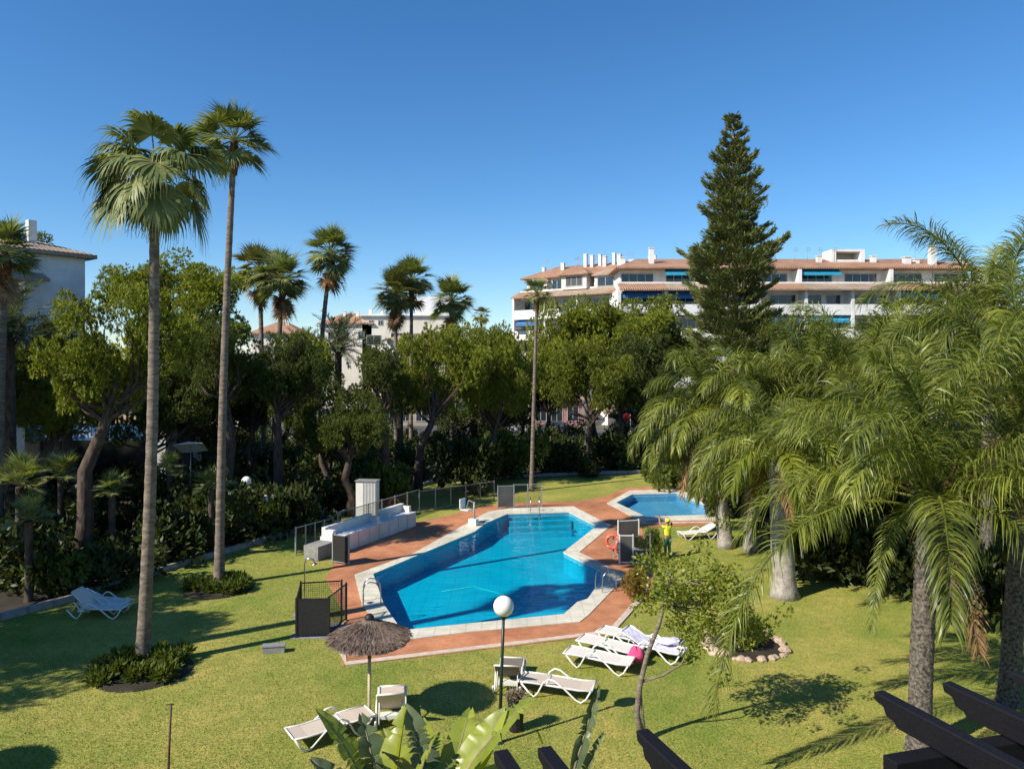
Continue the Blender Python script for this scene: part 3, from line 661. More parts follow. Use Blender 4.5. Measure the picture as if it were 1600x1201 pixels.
h2 = house('apartment_house', 'white flat-topped apartment house with balconies behind the paired fan palms', (X(566, d), d, 0), 0, 17, 9, Z(492, d), .5, [(1.2, 2.2, 15.6, 16.6), (3.0, 4.0, 15.6, 16.6), (.8, 3.6, 11.9, 13.8), (5.4, 8.6, 11.9, 14.2), (12, 15.5, 12, 14), (.8, 3.6, 8.4, 10.5), (5.4, 8.6, 8.6, 10.8), (12, 15.5, 8.6, 10.6)], M_cream_wall, M_white, 3, [(1, 3, 17.6, 1.4, .6), (3.2, 3, 17.6, 1.2, .5)])
h2.children[0].data.materials[0] = M_white
for zz in (11.0, 7.6):
    mb = MB(); mb.box(4.8, 9.4, -1.3, -1.15, zz, zz + 1.0); mb.box(4.8, 9.4, -1.15, 0, zz, zz + .2); mb.build('balcony', M_white, h2)
MB().box(9.8, 16.8, 1.5, 7, Z(492, d), Z(462, d)).build('penthouse', M_shade_white, h2)
h3 = house('villa', 'distant house with orange tiled roof glimpsed between the left fan palms', (X(393, 120), 120, 0), 0, 7.5, 8, Z(520, 120), 2.0, [(2, 3, 10, 11.4), (4.5, 5.6, 10, 11.4)], M_cream_wall, M_roof, 3, [(5, 3, 14, 1.2, .5)])
h4 = house('apartment_house', 'far white house low behind the pines left of the long apartment block', (X(600, 125), 128, 0), 0, 12, 8, Z(530, 128), 1.2, [(1, 3, 8, 9.6), (5, 7, 8, 9.6)], M_white, M_roof_pale, 3)
# house at the left edge, its shaded side towards the garden
t = thing('corner_house', 'shaded white house with dark tiled eaves at the left edge of the garden', 'building', (X(133, 50), 50, 0), math.atan2(-.8, -.6))
# local x runs along the visible wall towards the viewer, local -y ... outward is +y here
MB().box(0, 16, -14, 0, 0, 15.7).build('wall', M_shade_white, t)
hip_roof('roof', 0, 16, -14, 0, 15.95, 18.2, 5, M_roof_pale, t, .55, .25)
tiled_slab('lower_roof', [(2.6, 0, Z(427, 48)), (9, 0, Z(427, 48)), (9, 1.2, Z(438, 48)), (2.6, 1.2, Z(438, 48))], .22, M_roof_pale, t)
MB().box(0, 16, .002, .25, 8.3, 8.8).build('string_course', M_shade_white, t)
for (a, c) in ((3.6, 10.3), (7, 10.3), (3.6, 5.3), (7, 5.3)):
    w = MB().box(a, a + 1.2, -.02, .05, c, c + 1.5).build('window', M_frame, t); MB().box(a + .08, a + 1.12, .05, .07, c + .08, c + 1.42).build('pane', M_glass, w)
chimney(t, 2.6, -1.8, 16.2, 1.9, .5, False); MB().box(3.2, 6.2, -5, -2.2, 16, 17.9).build('roof_housing', M_shade_white, t)
rt = thing('roof_garden_tree', 'bushy roof garden plant above the corner house roof', 'plant', (X(52, 55), 55, 15.5))
link('crown', bush_mesh(1, L_pine_dark, 900, .14, .07), rt, (0, 0, .9), (0, 0, 0), (1.7, 1.4, 1.9)); MB().tube([(0, 0, 0), (0, 0, 1.8)], .08, 6).build('stem', M_grey_bark, rt); MB().box(-.5, .5, -.5, .5, -.3, .3).build('planter', M_slab, rt)
# shop front with blue fascia under the left trees
sx = X(12, 44)
t = thing('shop_front', 'dark open shop front with blue lettered fascia under the left trees', 'shop', (sx, 44, 0), R(6))
MB().box(.2, 9, 3, 7, 0, 5.4).build('wall', M_shade_white, t); MB().box(.2, .95, .0, 3, 0, 5.0).build('pillar', M_shade_white, t); MB().box(8.4, 9, .0, 3, 0, 5.0).build('pillar', M_shade_white, t)
MB().box(.2, 9, .0, 3, 5.02, 5.5).build('canopy', M_roof_pale, t); fa = MB().box(1.2, 8.4, -.12, .0, 4.05, 4.95).build('fascia', M_awn_blue, t)
MB().box(1.6, 8.2, 2.9, 2.99, .1, 3.8).build('shop_window', M_glass, t)
fc = bpy.data.curves.new('lettering', 'FONT'); fc.body = 'CRYSTAL'; fc.size = .85; fc.extrude = .01; fc.materials.append(M_letter)
fo = bpy.data.objects.new('lettering_curve', fc); COL.objects.link(fo); bpy.context.view_layer.update()
fme = bpy.data.meshes.new_from_object(fo.evaluated_get(bpy.context.evaluated_depsgraph_get())); bpy.data.objects.remove(fo)
fo = bpy.data.objects.new('lettering', fme); COL.objects.link(fo); fo.parent = fa; fo.location = (1.5, -.135, 4.2); fo.rotation_euler = (R(90), 0, 0)
# arched pink kiosk across the street, striped shops
def arch_front(px, py0, py1, d, w, label, m, name='arched_kiosk'):
    t = thing(name, label, 'kiosk', (X(px, d), d, 0)); zt = Z(py0, d); mb = MB()
    n = 10; pts = [(-w / 2 + .35, 0), (-w / 2 + .35, zt - w * .45)] + [((w / 2 - .35) * -cos(pi * k / n), zt - w * .45 + (w / 2 - .35) * sin(pi * k / n) * .8) for k in range(1, n)] + [(w / 2 - .35, zt - w * .45), (w / 2 - .35, 0)]
    outer = [(-w / 2, 0), (-w / 2, zt), (w / 2, zt), (w / 2, 0)]
    poly = outer + pts[::-1]
    tri = tessellate_polygon([[Vector((a, b, 0)) for a, b in poly]])
    v = [(a, 0, b) for a, b in poly] + [(a, .3, b) for a, b in poly]; nn = len(poly)
    mb.add(v, [tuple(q) for q in tri] + [tuple(i + nn for i in q) for q in tri] + [(i, (i + 1) % nn, nn + (i + 1) % nn, nn + i) for i in range(nn)]); mb.build('arch', M_cream_wall, t)
    MB().box(-w / 2 + .3, w / 2 - .3, .32, 3, 0, zt - .3).build('wall', m, t); hip_roof('roof', -w / 2, w / 2, 0, 3.2, zt, zt + .5, .8, M_roof_pale, t, .2, .1)
    return t
arch_front(379, 637, 682, 84, 1.7, 'small pink kiosk with pale arch at the street, seen between dark trunks', M_pinkwall)
arch_front(404, 640, 682, 85.5, 1.3, 'narrow ochre kiosk beside the pink arched one', M_dry)
# thatched bar, red shop and blue awning seen past the right-hand pines
t = thing('thatched_kiosk', 'thatched round kiosk at the street behind the right-hand pines', 'kiosk', (X(962, 84), 84, 0))
MB().lathe([(1.5, 2.9), (1.45, 3.1), (.8, 4.1), (.02, 4.6)], n=18).build('thatch', M_dry, t); MB().lathe([(.9, 0), (.9, 2.9)], n=18).build('counter', M_interior, t)
t = thing('red_kiosk', 'small red kiosk beside the thatched one', 'kiosk', (X(975, 86), 86, 0))
MB().box(-.7, .7, 0, 1.5, 0, 4.0).build('wall', M_red, t); MB().box(-.9, -.7, -.1, 1.5, 0, 3.4).build('side_panel', M_cream_wall, t); MB().box(-.9, .9, -.3, 1.7, 4.0, 4.15).build('roof', M_roof_pale, t)
t = thing('awning_shop', 'low shop with bright blue awning at the street behind the drooping palm', 'shop', (X(1010, 88), 88, 0))
MB().box(-2.4, 2.4, 1, 5, 0, 3.8).build('wall', M_cream_wall, t); awning(t, -2.3, 2.2, 3.7, 1, M_awn_teal, .8, 1.4); window(t, -1.8, 1.8, .9, 2.6, .998, 3)
for (px, w, zt, m, lb) in ((270, 8, 3.4, M_shade_white, 'long low white shop wall behind the left pines'), (620, 9, 3.2, M_paving, 'low pale shop wall at the street behind the fallen-leaf palms'), (870, 7, 3.6, M_pinkwall, 'low dull pink shop wall behind the thin tall palm')):
    t = thing('street_shop', lb, 'shop', (X(px, 101), 101, 0)); MB().box(-w / 2, w / 2, 0, 6, 0, zt).build('wall', m, t)
    for k in range(int(w // 2.2)): window(t, -w / 2 + .5 + k * 2.2, -w / 2 + 2.1 + k * 2.2, .6, 2.6, -.002, 2)
    MB().box(-w / 2 - .2, w / 2 + .2, -.8, 6, zt, zt + .3).build('roof', M_roof_pale, t)

# ------------------------------------------------------------------ cars
def car(label, x, y, rz, paint):
    t = thing('parked_car', label, 'car', (x, y, .012), rz, 'cars parked along the street')
    prof = [(-2.1, .35), (-2.15, .75), (-2.0, .92), (-1.35, 1.0), (-.75, 1.42), (.75, 1.45), (1.35, 1.02), (2.0, .86), (2.12, .6), (2.08, .35)]
    v, f = [], []; n = len(prof)
    for y_, k in ((-.85, 0), (-.78, 1)): pass
    for y_, ins in ((-.86, 0), (.86, 0)):
        for (a, z) in prof:
            q = 1 if z < 1.02 else .80; v.append((a, y_ * q, z))
    f = [(i, (i + 1) % n, n + (i + 1) % n, n + i) for i in range(n)] + [tuple(range(n))[::-1], tuple(range(n, 2 * n))]
    MB().add(v, f).build('body', paint, t, bevel=.05)
    for s in (-1, 1):
        MB().add([(-1.2, s * .835, 1.03), (1.2, s * .835, 1.03), (.7, s * .715, 1.38), (-.72, s * .715, 1.38)], [(0, 1, 2, 3)]).build('side_window', M_glass, t)
        for a in (-1.3, 1.3):
            w = MB().tube([(a, s * .72, .32), (a, s * .9, .32)], .32, 16, smooth=False).build('wheel', M_tyre, t); MB().tube([(a, s * .9, .32), (a, s * .91, .32)], .18, 12, smooth=False).build('rim', M_grey_metal, w)
        MB().box(2.02, 2.14, s * .7 - .15, s * .7 + .15, .66, .78).build('headlight', M_bloom, t)
    MB().add([(1.30, -.66, 1.06), (1.30, .66, 1.06), (.80, .6, 1.40), (.80, -.6, 1.40)], [(0, 1, 2, 3)]).build('windscreen', M_glass, t, loc=(.02, 0, .03))
    return t
car('silver car parked on the street behind the clipped hedge', X(797, 90), 90.5, R(170), M_carw)
car('dark car parked on the street behind the thin tall palm', X(868, 91), 91, R(175), M_carb)
car('silver car half hidden at the street behind the leftmost pool pines', X(500, 91), 91, R(4), M_carw)

# ------------------------------------------------------------------ pines, conifer and garden trees
PN = [
 ('tall dark pine standing before the clustered skyline palms', 438, 585, 52, 56, 42, 428, 3, True),
 ('tall dark pine just right of the second tall palm trunk', 345, 560, 48, 58, 40, 362, 1, True),
 ('low dark pine filling the left bed behind the leaning trunk', 235, 640, 75, 62, 43, 240, 2, True),
 ('dark pine at the foot of the corner house', 60, 590, 62, 62, 46, 70, 1, True),
 ('low dark pine under the skyline palms', 500, 650, 62, 56, 46, 505, 0, True),
 ('low dark pine behind the white locker cabinet', 545, 665, 50, 45, 42, 545, 3, True),
 ('dark pine filling the gap right of the second fan palm', 350, 655, 62, 52, 52, 345, 1, True),
 ('dark pine low behind the bright ones right of the locker', 735, 640, 62, 40, 74, 735, 2, True),
 ('dark pine behind the thatched street kiosk', 960, 570, 66, 66, 82, 985, 0, True),
 ('dark pine behind the thin tall palm', 820, 630, 55, 42, 76, 815, 1, True),
 ('big near pine with a forked red trunk leaning over the left bed', 195, 545, 96, 96, 30.5, 122, 0, False),
 ('broad yellow-green pine behind the tallest fan palm', 268, 468, 92, 62, 46, 290, 1, False),
 ('ragged pine beside the shaded corner house', 100, 570, 50, 60, 40, 112, 2, True),
 ('low drooping pine bough tree over the shop front', 95, 640, 62, 42, 38, 60, 3, False),
 ('dark pine between the two tallest fan palms', 300, 590, 80, 85, 48, 290, 3, True),
 ('pine right of the second tall fan palm', 396, 610, 60, 55, 50, 392, 0, True),
 ('low pine under the three clustered fan palms', 465, 600, 62, 62, 54, 425, 2, False),
 ('dark pine behind the grey-green feather palm', 600, 592, 54, 50, 47, 600, 1, True),
 ('bright pine with leaning trunk behind the white locker cabinet', 690, 580, 66, 66, 50, 652, 0, False),
 ('bright pine left of the thin tall palm', 778, 595, 58, 66, 54, 765, 2, False),
 ('tall dark pine directly behind the thin tall palm', 862, 560, 66, 78, 74, 852, 3, False),
 ('pine under the left wing of the apartment block', 925, 525, 72, 50, 78, 930, 1, False),
 ('large pine left of the tall conifer', 1020, 530, 88, 60, 74, 1010, 0, False),
 ('small bright pine with straight pale trunk behind the pools', 925, 600, 62, 52, 61, 918, 2, False),
 ('dark pine in the gap left of the drooping palm', 1010, 595, 72, 60, 66, 1000, 3, True),
 ('far pine between the paired fan palms and the apartment block', 735, 560, 66, 50, 80, 740, 1, False),
 ('far pine low in front of the villas', 640, 585, 50, 52, 76, 645, 3, False),
 ('pine behind the drooping palm right of the conifer', 1230, 560, 80, 62, 72, 1230, 1, True),
 ('pine filling the gap below the apartment block at the right', 1380, 580, 90, 66, 66, 1380, 2, True),
 ('pine at the right edge behind the feather palms', 1540, 570, 90, 80, 60, 1540, 0, True),
]
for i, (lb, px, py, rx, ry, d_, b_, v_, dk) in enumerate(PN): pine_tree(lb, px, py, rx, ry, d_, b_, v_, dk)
# trees out of frame to the left whose shade falls on the lawn and beds; one is added to thicken the lawn shadow
for (lb, x, y, z, rw, rh_) in (('broad pine out of the left side casting the round lawn shadow', -22.6, 16.6, 8.8, 3.1, 2.0), ('pine beyond the left edge shading the kerb and its loungers', -24.2, 20.6, 9.2, 2.9, 2.0), ('unseen pine added out of the left side to thicken the lawn shadow', -21.6, 17.9, 8.3, 2.8, 2.0), ('pine beyond the left edge shading the beds', -35, 25, 11, 6, 4.2), ('second pine beyond the left edge shading the beds', -33, 33, 12, 6, 4.5), ('pine beyond the left edge behind the shading pines', -43, 29, 12, 6, 4.5)):
    pine_tree(lb, 800 + x / y * FPX, YHOR + (CAM_H - z) / y * FPX, rw / y * FPX, rh_ / y * FPX, y, None, random.randrange(4), True)

def conifer():
    d_ = 50; t = thing('norfolk_pine', 'tall dark tiered conifer rising above the apartment block', 'conifer', (X(1146, d_), d_, 0)); r = np.random.default_rng(11)
    H = Z(182, d_); k = d_ / FPX
    def rad(z):
        y = YHOR - (z - CAM_H) / k
        return np.interp(y, [178, 200, 250, 300, 360, 382, 400, 450, 520, 580, 640], [5, 15, 28, 40, 46, 62, 76, 74, 72, 76, 66]) * k
    MB().tube([(0, 0, -.1), (.1, 0, 8), (-.05, 0, 16), (0, 0, H - .3)], [.5, .4, .25, .05], 10).build('trunk', M_grey_bark, t)
    Cs, As, Ls, Ws = [], [], [], []; mb = MB(); z = H - .35
    while z > 5.5:
        R_ = rad(z); nb = 5 if z > H - 3 else 7; a0 = r.random() * 6.28
        for b in range(nb):
            if r.random() < (.10 if z > 17.5 else .12): continue
            a = a0 + b * 2 * pi / nb + r.normal() * .12; L_ = R_ * r.uniform(.6, 1.18); dx, dy = cos(a), sin(a)
            rise = .34 if z > 18 else .24
            pts = [Vector((dx * L_ * f, dy * L_ * f, z + L_ * (rise * f * f - .10 * sin(pi * f)))) for f in (0, .3, .6, .85, 1)]
            mb.tube(pts, [.05, .04, .03, .02, .01], 4, caps=False)
            n = int((170 if z > 17 else 230) * L_ + 40); f = r.random(n) ** .7 * .88 + .12; idx = np.minimum((f * 4).astype(int), 3)
            px_ = dx * L_ * f; py_ = dy * L_ * f; pz_ = z + L_ * (rise * f * f - .10 * np.sin(pi * f)); spread = (.18 + .32 * np.sin(pi * np.clip(f, 0, 1) * .85)) * min(1, L_ / 2.2)
            sidev = np.stack([-dy * np.ones(n), dx * np.ones(n), np.zeros(n)], 1); s_ = r.normal(size=n) * spread
            C = np.stack([px_, py_, pz_ + np.abs(r.normal(size=n)) * .10], 1) + sidev * s_[:, None]
            A = unit(np.stack([dx * np.ones(n), dy * np.ones(n), .9 * np.ones(n)], 1) + sidev * np.sign(s_)[:, None] * .6 + r.normal(size=(n, 3)) * .35)
            Cs.append(C); As.append(A); Ls.append(r.uniform(.22, .42, n)); Ws.append(r.uniform(.05, .09, n))
        z -= r.uniform(.48, .66) if z > 17 else r.uniform(.6, .8)
    o_ = mb.build('branch', M_grey_bark, t); o_['kind'] = 'stuff'
    link('crown', leaves_mesh('crown', np.concatenate(Cs), np.concatenate(As), np.concatenate(Ls), np.concatenate(Ws), L_arau, r), t)
conifer()

# fan palms
def fp(label, bpx, bpy, tpx, tpy, **kw):
    b = at(bpx, bpy); return fan_palm(label, b, (X(tpx, b[1]), b[1], Z(tpy, b[1])), **kw)
fp('tallest nearest fan palm with shaggy drooping crown standing in the left lawn', 222, 1040, 241, 277, r0=.18, r1=.125, fans=FAN_BIG, n=24, sc=1.08, bend=(.12, 0), seed=4, emin=-30, emax=74, group='tall bare fan palms on the left lawn')
fp('slimmer second tall fan palm with compact crown right of the nearest one', 342, 915, 366, 225, r0=.175, r1=.105, fans=FAN_MID, n=38, sc=.94, bend=(-.1, 0), seed=5, emin=-38, group='tall bare fan palms on the left lawn')
fan_palm('fan palm standing out of frame left whose crown shadow falls in the pool', (-17.4, 18.6), (-16.6, 18.6, 17.2), .27, .2, FAN_BIG, 22, .95, seed=9)
def fpd(label, d_, bpx, tpx, tpy, **kw):
    return fan_palm(label, (X(bpx, d_), d_), (X(tpx, d_), d_, Z(tpy, d_)), **kw)
fpd('warm lit fan palm furthest left of the three clustered ones', 58, 413, 406, 425, r0=.2, r1=.16, fans=FAN_WARM, n=44, sc=1.38, dead=8, seed=11, group='fan palms beyond the pines')
fpd('fan palm with dark skirt in the middle of the three clustered ones', 56, 425, 441, 440, r0=.2, r1=.16, fans=FAN_MID, n=46, sc=1.42, dead=14, seed=12, group='fan palms beyond the pines')
fpd('fan palm with curved trunk and brown leaf skirt standing clear on the skyline', 60, 497, 517, 400, r0=.21, r1=.16, fans=FAN_MID, n=46, sc=1.42, dead=16, bend=(-.35, 0), seed=13, group='fan palms beyond the pines')
fpd('golden fan palm left of the paired ones', 66, 619, 618, 462, r0=.19, r1=.15, fans=FAN_WARM, n=46, sc=1.42, dead=18, seed=14, group='fan palms beyond the pines')
fpd('taller fan palm right of the paired ones', 69, 642, 643, 442, r0=.19, r1=.15, fans=FAN_MID, n=46, sc=1.5, dead=8, seed=15, group='fan palms beyond the pines')
fpd('rounded fan palm right of the pair, before the white penthouse', 74, 706, 706, 474, r0=.2, r1=.16, fans=FAN_MID, n=46, sc=1.6, dead=8, seed=16, group='fan palms beyond the pines')
fpd('thin tall palm with small crown behind the pool', 50, 830, 839, 462, r0=.14, r1=.10, fans=FAN_STIFF, n=26, sc=.95, seed=17, group='fan palms beyond the pines', emin=-45)
fpd('fan palm with orange skirt at the left frame edge', 34, -8, 4, 400, r0=.27, r1=.22, fans=FAN_MID, n=36, sc=1.05, dead=18, seed=18, group='fan palms beyond the pines')
feather_palm('grey-green feather palm in the middle of the pines', (X(528, 56), 56), (X(529, 56), 56, Z(548, 56)), .28, .24, 'date', 34, 1.1, -12, 84, 21, 'grey-green feather palms in the beds', tm=M_bark)
feather_palm('low grey-green feather palm by the corner house', (X(18, 36), 36), (X(14, 36), 36, Z(530, 36)), .28, .24, 'date', 30, 1.0, -10, 84, 22, 'grey-green feather palms in the beds', tm=M_bark)
feather_palm('feather palm with arching pale fronds behind the three clustered fan palms', (X(470, 66), 66), (X(470, 66), 66, Z(560, 66)), .28, .24, 'date', 28, 1.1, -10, 84, 23, 'grey-green feather palms in the beds', tm=M_bark)
feather_palm('low feather palm in shade left of the leaning pine trunk', (X(625, 60), 60), (X(625, 60), 60, Z(628, 60)), .28, .24, 'date', 26, 1.0, -10, 84, 24, 'grey-green feather palms in the beds', tm=M_bark)
fpd('small spiky far palm on the skyline left of the apartment block', 110, 752, 752, 495, r0=.2, r1=.15, fans=FAN_WARM, n=20, sc=1.1, seed=19, group='fan palms beyond the pines')
# low fan palms in the left bed
for k, (px, py, d_, s_, lb) in enumerate(((30, 735, 30, .95, 'low bushy fan palm at the left edge of the bed'), (95, 722, 34, .95, 'low fan palm with upright leaves in front of the shop'), (45, 790, 27, .7, 'small fan palm low in the shaded left bed'), (265, 715, 37, .8, 'low fan palm right of the nearest tall trunk'), (330, 740, 34, .8, 'low fan palm behind the second tall trunk'), (175, 745, 31, .7, 'low fan palm by the leaning pine trunk'))):
    fan_palm(lb, (X(px, d_), d_), (X(px, d_), d_, max(.8, Z(py + 25, d_))), r0=.14, r1=.13, fans=FAN_STIFF, n=22, sc=s_, seed=30 + k, tm=M_bark, group='low fan palms in the left bed', boot=False, emin=-10, name='dwarf_fan_palm')

# feather palms at the right
M_mottled = mat('mottled_palm_bark', (.20, .17, .14), (.035, .028, .022), 14, .95, 1, 25, detail=6)
b = at(1436, 1172)
feather_palm('nearest feather palm with dark scarred trunk and long hanging fronds', b, (X(1455, b[1]), b[1], Z(790, b[1])), .25, .24, 'queen', 24, 1.22, 14, 86, 41, bend=(-.05, 0), tm=M_mottled)
b = at(1575, 1100)
feather_palm('feather palm with grey trunk at the right edge', b, (X(1605, b[1]), b[1], Z(650, b[1])), .25, .2, 'queen', 23, 1.25, 8, 86, 42, tm=M_mottled)
for (lb, px, d_, py, key, n_, sc_, sd_) in (('tall feather palm in the middle behind the nearest one', 1345, 31, 630, 'queen', 24, 1.35, 43), ('tallest feather palm at the right behind the nearest one', 1540, 28, 515, 'queen', 25, 1.4, 44),
        ('feather palm deep behind the nearest one under the apartment block', 1425, 34, 590, 'queen_far', 24, 1.35, 48), ('feather palm just right of the tall conifer', 1265, 36, 610, 'queen_far', 26, 1.4, 49), ('feather palm low behind the right edge one', 1590, 33, 690, 'queen_far', 22, 1.3, 50)):
    feather_palm(lb, (X(px, d_), d_), (X(px + 6, d_), d_, Z(py, d_)), .24, .2, key, n_, sc_, -10, 85, sd_, tm=M_mottled)
M_pale_bark = mat('pale_palm_bark', (.44, .40, .35), (.26, .23, .20), 5, .95, 1, 16, detail=8, dirt=.3)
b = at(1226, 932)
feather_palm('drooping feather palm with yellow-green fronds and stout pale trunk', b, (X(1214, b[1]), b[1], Z(715, b[1])), .45, .3, 'queen_far', 28, 1.05, -15, 82, 45, tm=M_pale_bark, rings=False, yellow=1)
b = at(1135, 855)
feather_palm('weeping feather palm with twin pale trunk beside the shallow pool', b, (X(1112, b[1]), b[1], Z(668, b[1])), .35, .28, 'queen_far', 32, 1.3, -8, 84, 46, tm=M_pale_bark, rings=False)
b = at(1172, 860)
feather_palm('third drooping feather palm between the pale trunked ones', b, (X(1175, b[1]), b[1], Z(660, b[1])), .3, .25, 'queen_far', 26, 1.3, -8, 84, 47, tm=M_pale_bark, rings=False)

near_palm = [o for o in COL.objects if o.name.startswith('feather_palm') and o.get('label', '').startswith('nearest feather')][0]
long_frond = feather_mesh(R(22), 8.3, 1.45, L_queen, np.random.default_rng(9), 150, .72, .026, .7, .4)
link('frond', long_frond, near_palm, (.2, 0, Z(800, at(1436, 1172)[1])), (.05, 0, R(203)), (.95,) * 3)
link('frond', long_frond, near_palm, (.2, 0, Z(800, at(1436, 1172)[1])), (.1, 0, R(225)), (.5,) * 3)
# ------------------------------------------------------------------ shrubs
def bush(label, x, y, sx_, sy_, sz_, m, per=1500, ln=.12, wd=.07, k=0, name='shrub', group='garden shrubs', z=0, cat='shrub'):
    t = thing(name, label, cat, (x, y, 0), rng.uniform(0, 6), group)
    link('foliage', bush_mesh(k, m, per, ln, wd, random.randrange(999)), t, (0, 0, z), (0, 0, 0), (sx_, sy_, sz_))
    mb = MB()
    for q in range(5):
        a = q * 1.3; mb.tube([(0, 0, -.05), (.2 * cos(a) * sx_, .2 * sin(a) * sy_, .4 * sz_ + z), (.4 * cos(a) * sx_, .4 * sin(a) * sy_, .8 * sz_ + z)], [.04, .03, .01], 5, caps=False)
    mb.build('stem', M_grey_bark, t); return t
# one mass of mixed shrubbery in the beds that nobody could count
def in_bed(x, y):
    # right of / beyond the kerb
    kx = [p.x for p in kp]; ky = [p.y for p in kp]
    return y > np.interp(x, kx, ky, left=ky[0] - 2, right=60) + .9
r = np.random.default_rng(77); Cs = []
pts = []
for _ in range(900):
    d_ = r.uniform(26, 80); x = r.uniform(-.78, .45) * d_
    if not in_bed(x, d_) or x < -46: continue
    pts.append((x, d_))
pts = pts[:330]
V_, A_, Lq, Wq = [], [], [], []
for (x, y) in pts:
    k = r.integers(3); far = y > 55; h = r.uniform(1.2, 3.6 if x < -8 else 2.8) if not far else r.uniform(1.6, 3.2); w = r.uniform(1.0, 2.0)
    C, A, ln_, wd_ = blob_leaves(BUSH[k], 560 if y < 45 else 380, .26, .13, r, .3, .9, .5)
    a = r.random() * 6.28; C = C * np.array([w, w, h * .8]); C = C @ np.array([[cos(a), sin(a), 0], [-sin(a), cos(a), 0], [0, 0, 1]]); C[:, :2] += (x, y)
    V_.append(C); A_.append(A); Lq.append(ln_ * 1.2); Wq.append(wd_ * 1.2)
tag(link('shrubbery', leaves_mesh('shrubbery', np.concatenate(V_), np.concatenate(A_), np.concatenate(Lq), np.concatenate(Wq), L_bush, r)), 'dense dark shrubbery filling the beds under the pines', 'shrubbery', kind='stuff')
# individual shrubs the photo lets one pick out
SH = [('tall clipped dark hedge bush behind the white wall bench', 735, 50, 3.2, 2.2, 3.4, L_bush, 0), ('rounded lit hedge bush in front of the silver car', 790, 55, 2.6, 2, 3.4, L_bush_lit, 1),
      ('dark shrub left of the black pool screen', 440, 38, 1.8, 1.4, 2.6, L_bush, 2), ('pale flowering shrub beside the blue sign', 425, 37.5, 1.0, .9, 1.6, L_bush_lit, 0),
      ('round light-leaved bush at the left end of the bed', 75, 27.5, 1.3, 1.1, 1.5, L_bush_lit, 1), ('dark bush below the leaning pine trunk', 180, 29, 1.7, 1.4, 1.8, L_bush, 2),
      ('mid green bush between the tall fan palm trunks', 290, 33, 1.6, 1.4, 2.0, L_bush, 0), ('small dark bush on the far kerb behind the pools', 915, 56, 1.5, 1, 1.3, L_bush, 1),
      ('spreading bush behind the shallow pool', 1040, 52, 2.6, 1.5, 1.8, L_bush_lit, 2), ('dark bush behind the thin tall palm', 850, 58, 2.6, 2.0, 2.6, L_bush, 0), ('dark bush under the right pines', 960, 62, 2.8, 2.0, 2.6, L_bush, 1), 
      ('yellowish bush behind the left bed kerb', 600, 46, 2.2, 1.6, 2.6, L_bush_lit, 2)]
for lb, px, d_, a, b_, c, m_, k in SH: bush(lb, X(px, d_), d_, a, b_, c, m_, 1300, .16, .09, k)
for k, (px, d_, s1, s3, lb) in enumerate(((1270, 30, 2.2, 2.4, 'dark bush behind the stout pale trunk'), (1350, 29, 2.4, 2.8, 'dark bush between the right-hand palm trunks'), (1440, 28.5, 2.2, 2.2, 'dark bush left of the right edge palm'), (1570, 24, 1.5, 2.6, 'tall narrow bush at the right edge by the grey trunk'), (1420, 36, 3, 3.6, 'large dark bush deep behind the nearest feather palm'), (1240, 38, 2.4, 3.0, 'dark bush behind the twin pale trunk'), (1550, 34, 3.2, 3.8, 'large dark bush deep at the right edge'), (1140, 42, 1.8, 2.0, 'low bush right of the shallow pool'))):
    bush(lb, X(px, d_), d_, s1, s1 * .8, s3, L_bush, 1300, .18, .09, k % 3)
# plants at the feet of the two tall palms
for (px, py, n, sc_, lb) in ((226, 1050, 30, .75, 'ring of low green plants round the foot of the nearest fan palm'), (342, 920, 26, .7, 'ring of low green plants round the foot of the second fan palm')):
    b = at(px, py); t = thing('palm_planting', lb, 'plants', (b[0], b[1], 0), 0); r = np.random.default_rng(n)
    bl = [(np.array([q * cos(a) * 1.15, q * sin(a), .12 + .1 * r.random()]), r.uniform(.18, .3)) for a, q in zip(r.random(n) * 6.28, r.uniform(.3, 1.1, n))]
    link('foliage', leaves_mesh('foliage', *blob_leaves(bl, 2600, .2, .075, r, .8, .7, .4), L_bush_lit, r), t)
    MB().lathe([(1.3, .0), (1.25, .05), (0, .07)], n=20).build('soil', M_earth, t)
bush('orange-tinged bush at the pool deck corner', *at(995, 935), .75, .6, 1.0, L_autumn, 2600, .10, .055, 1)
bush('spindly green bush beside the grey pump enclosure', *at(1020, 872), .5, .45, 1.5, L_bush_lit, 2200, .10, .06, 2)

# small tree with curved trunk and lime foliage
b = at(1006, 1158); t = thing('small_tree', 'young tree with curving thin trunk and lime green foliage beside the loungers', 'tree', (b[0], b[1], 0)); dd = b[1]; r = np.random.default_rng(5)
def q3(px, py, dy=0): D = dd + dy; return Vector((X(px, D) - b[0], dy, Z(py, D)))
MB().tube([(0, 0, -.05), q3(995, 1115), q3(1000, 1070), q3(1012, 1020), q3(1030, 975), q3(1042, 930), q3(1048, 895)], [.075, .07, .062, .055, .045, .035, .02], 9).build('trunk', M_grey_bark, t)
MB().tube([(.06, 0, -.05), q3(1004, 1115), q3(1001, 1072)], [.03, .03, .02], 6).build('stem', M_grey_bark, t)
MB().tube([q3(1004, 1064), q3(1035, 1055), q3(1064, 1038), q3(1073, 1020, .2), q3(1068, 1005, .3), q3(1052, 985, .5)], [.034, .028, .022, .02, .015, .01], 6).build('limb', M_grey_bark, t)
mb = MB(); bl = []
tips = [(1060, 900, .3), (1100, 880, .6), (1140, 910, .8), (1170, 950, .9), (1150, 990, .6), (1110, 1010, .2), (1080, 985, .3), (1090, 950, -.2), (1120, 945, .3), (1040, 885, .1), (1062, 935, .1), (1180, 985, .8), (1130, 965, .9), (1070, 965, .8), (1020, 900, .2), (1105, 915, -.3)]
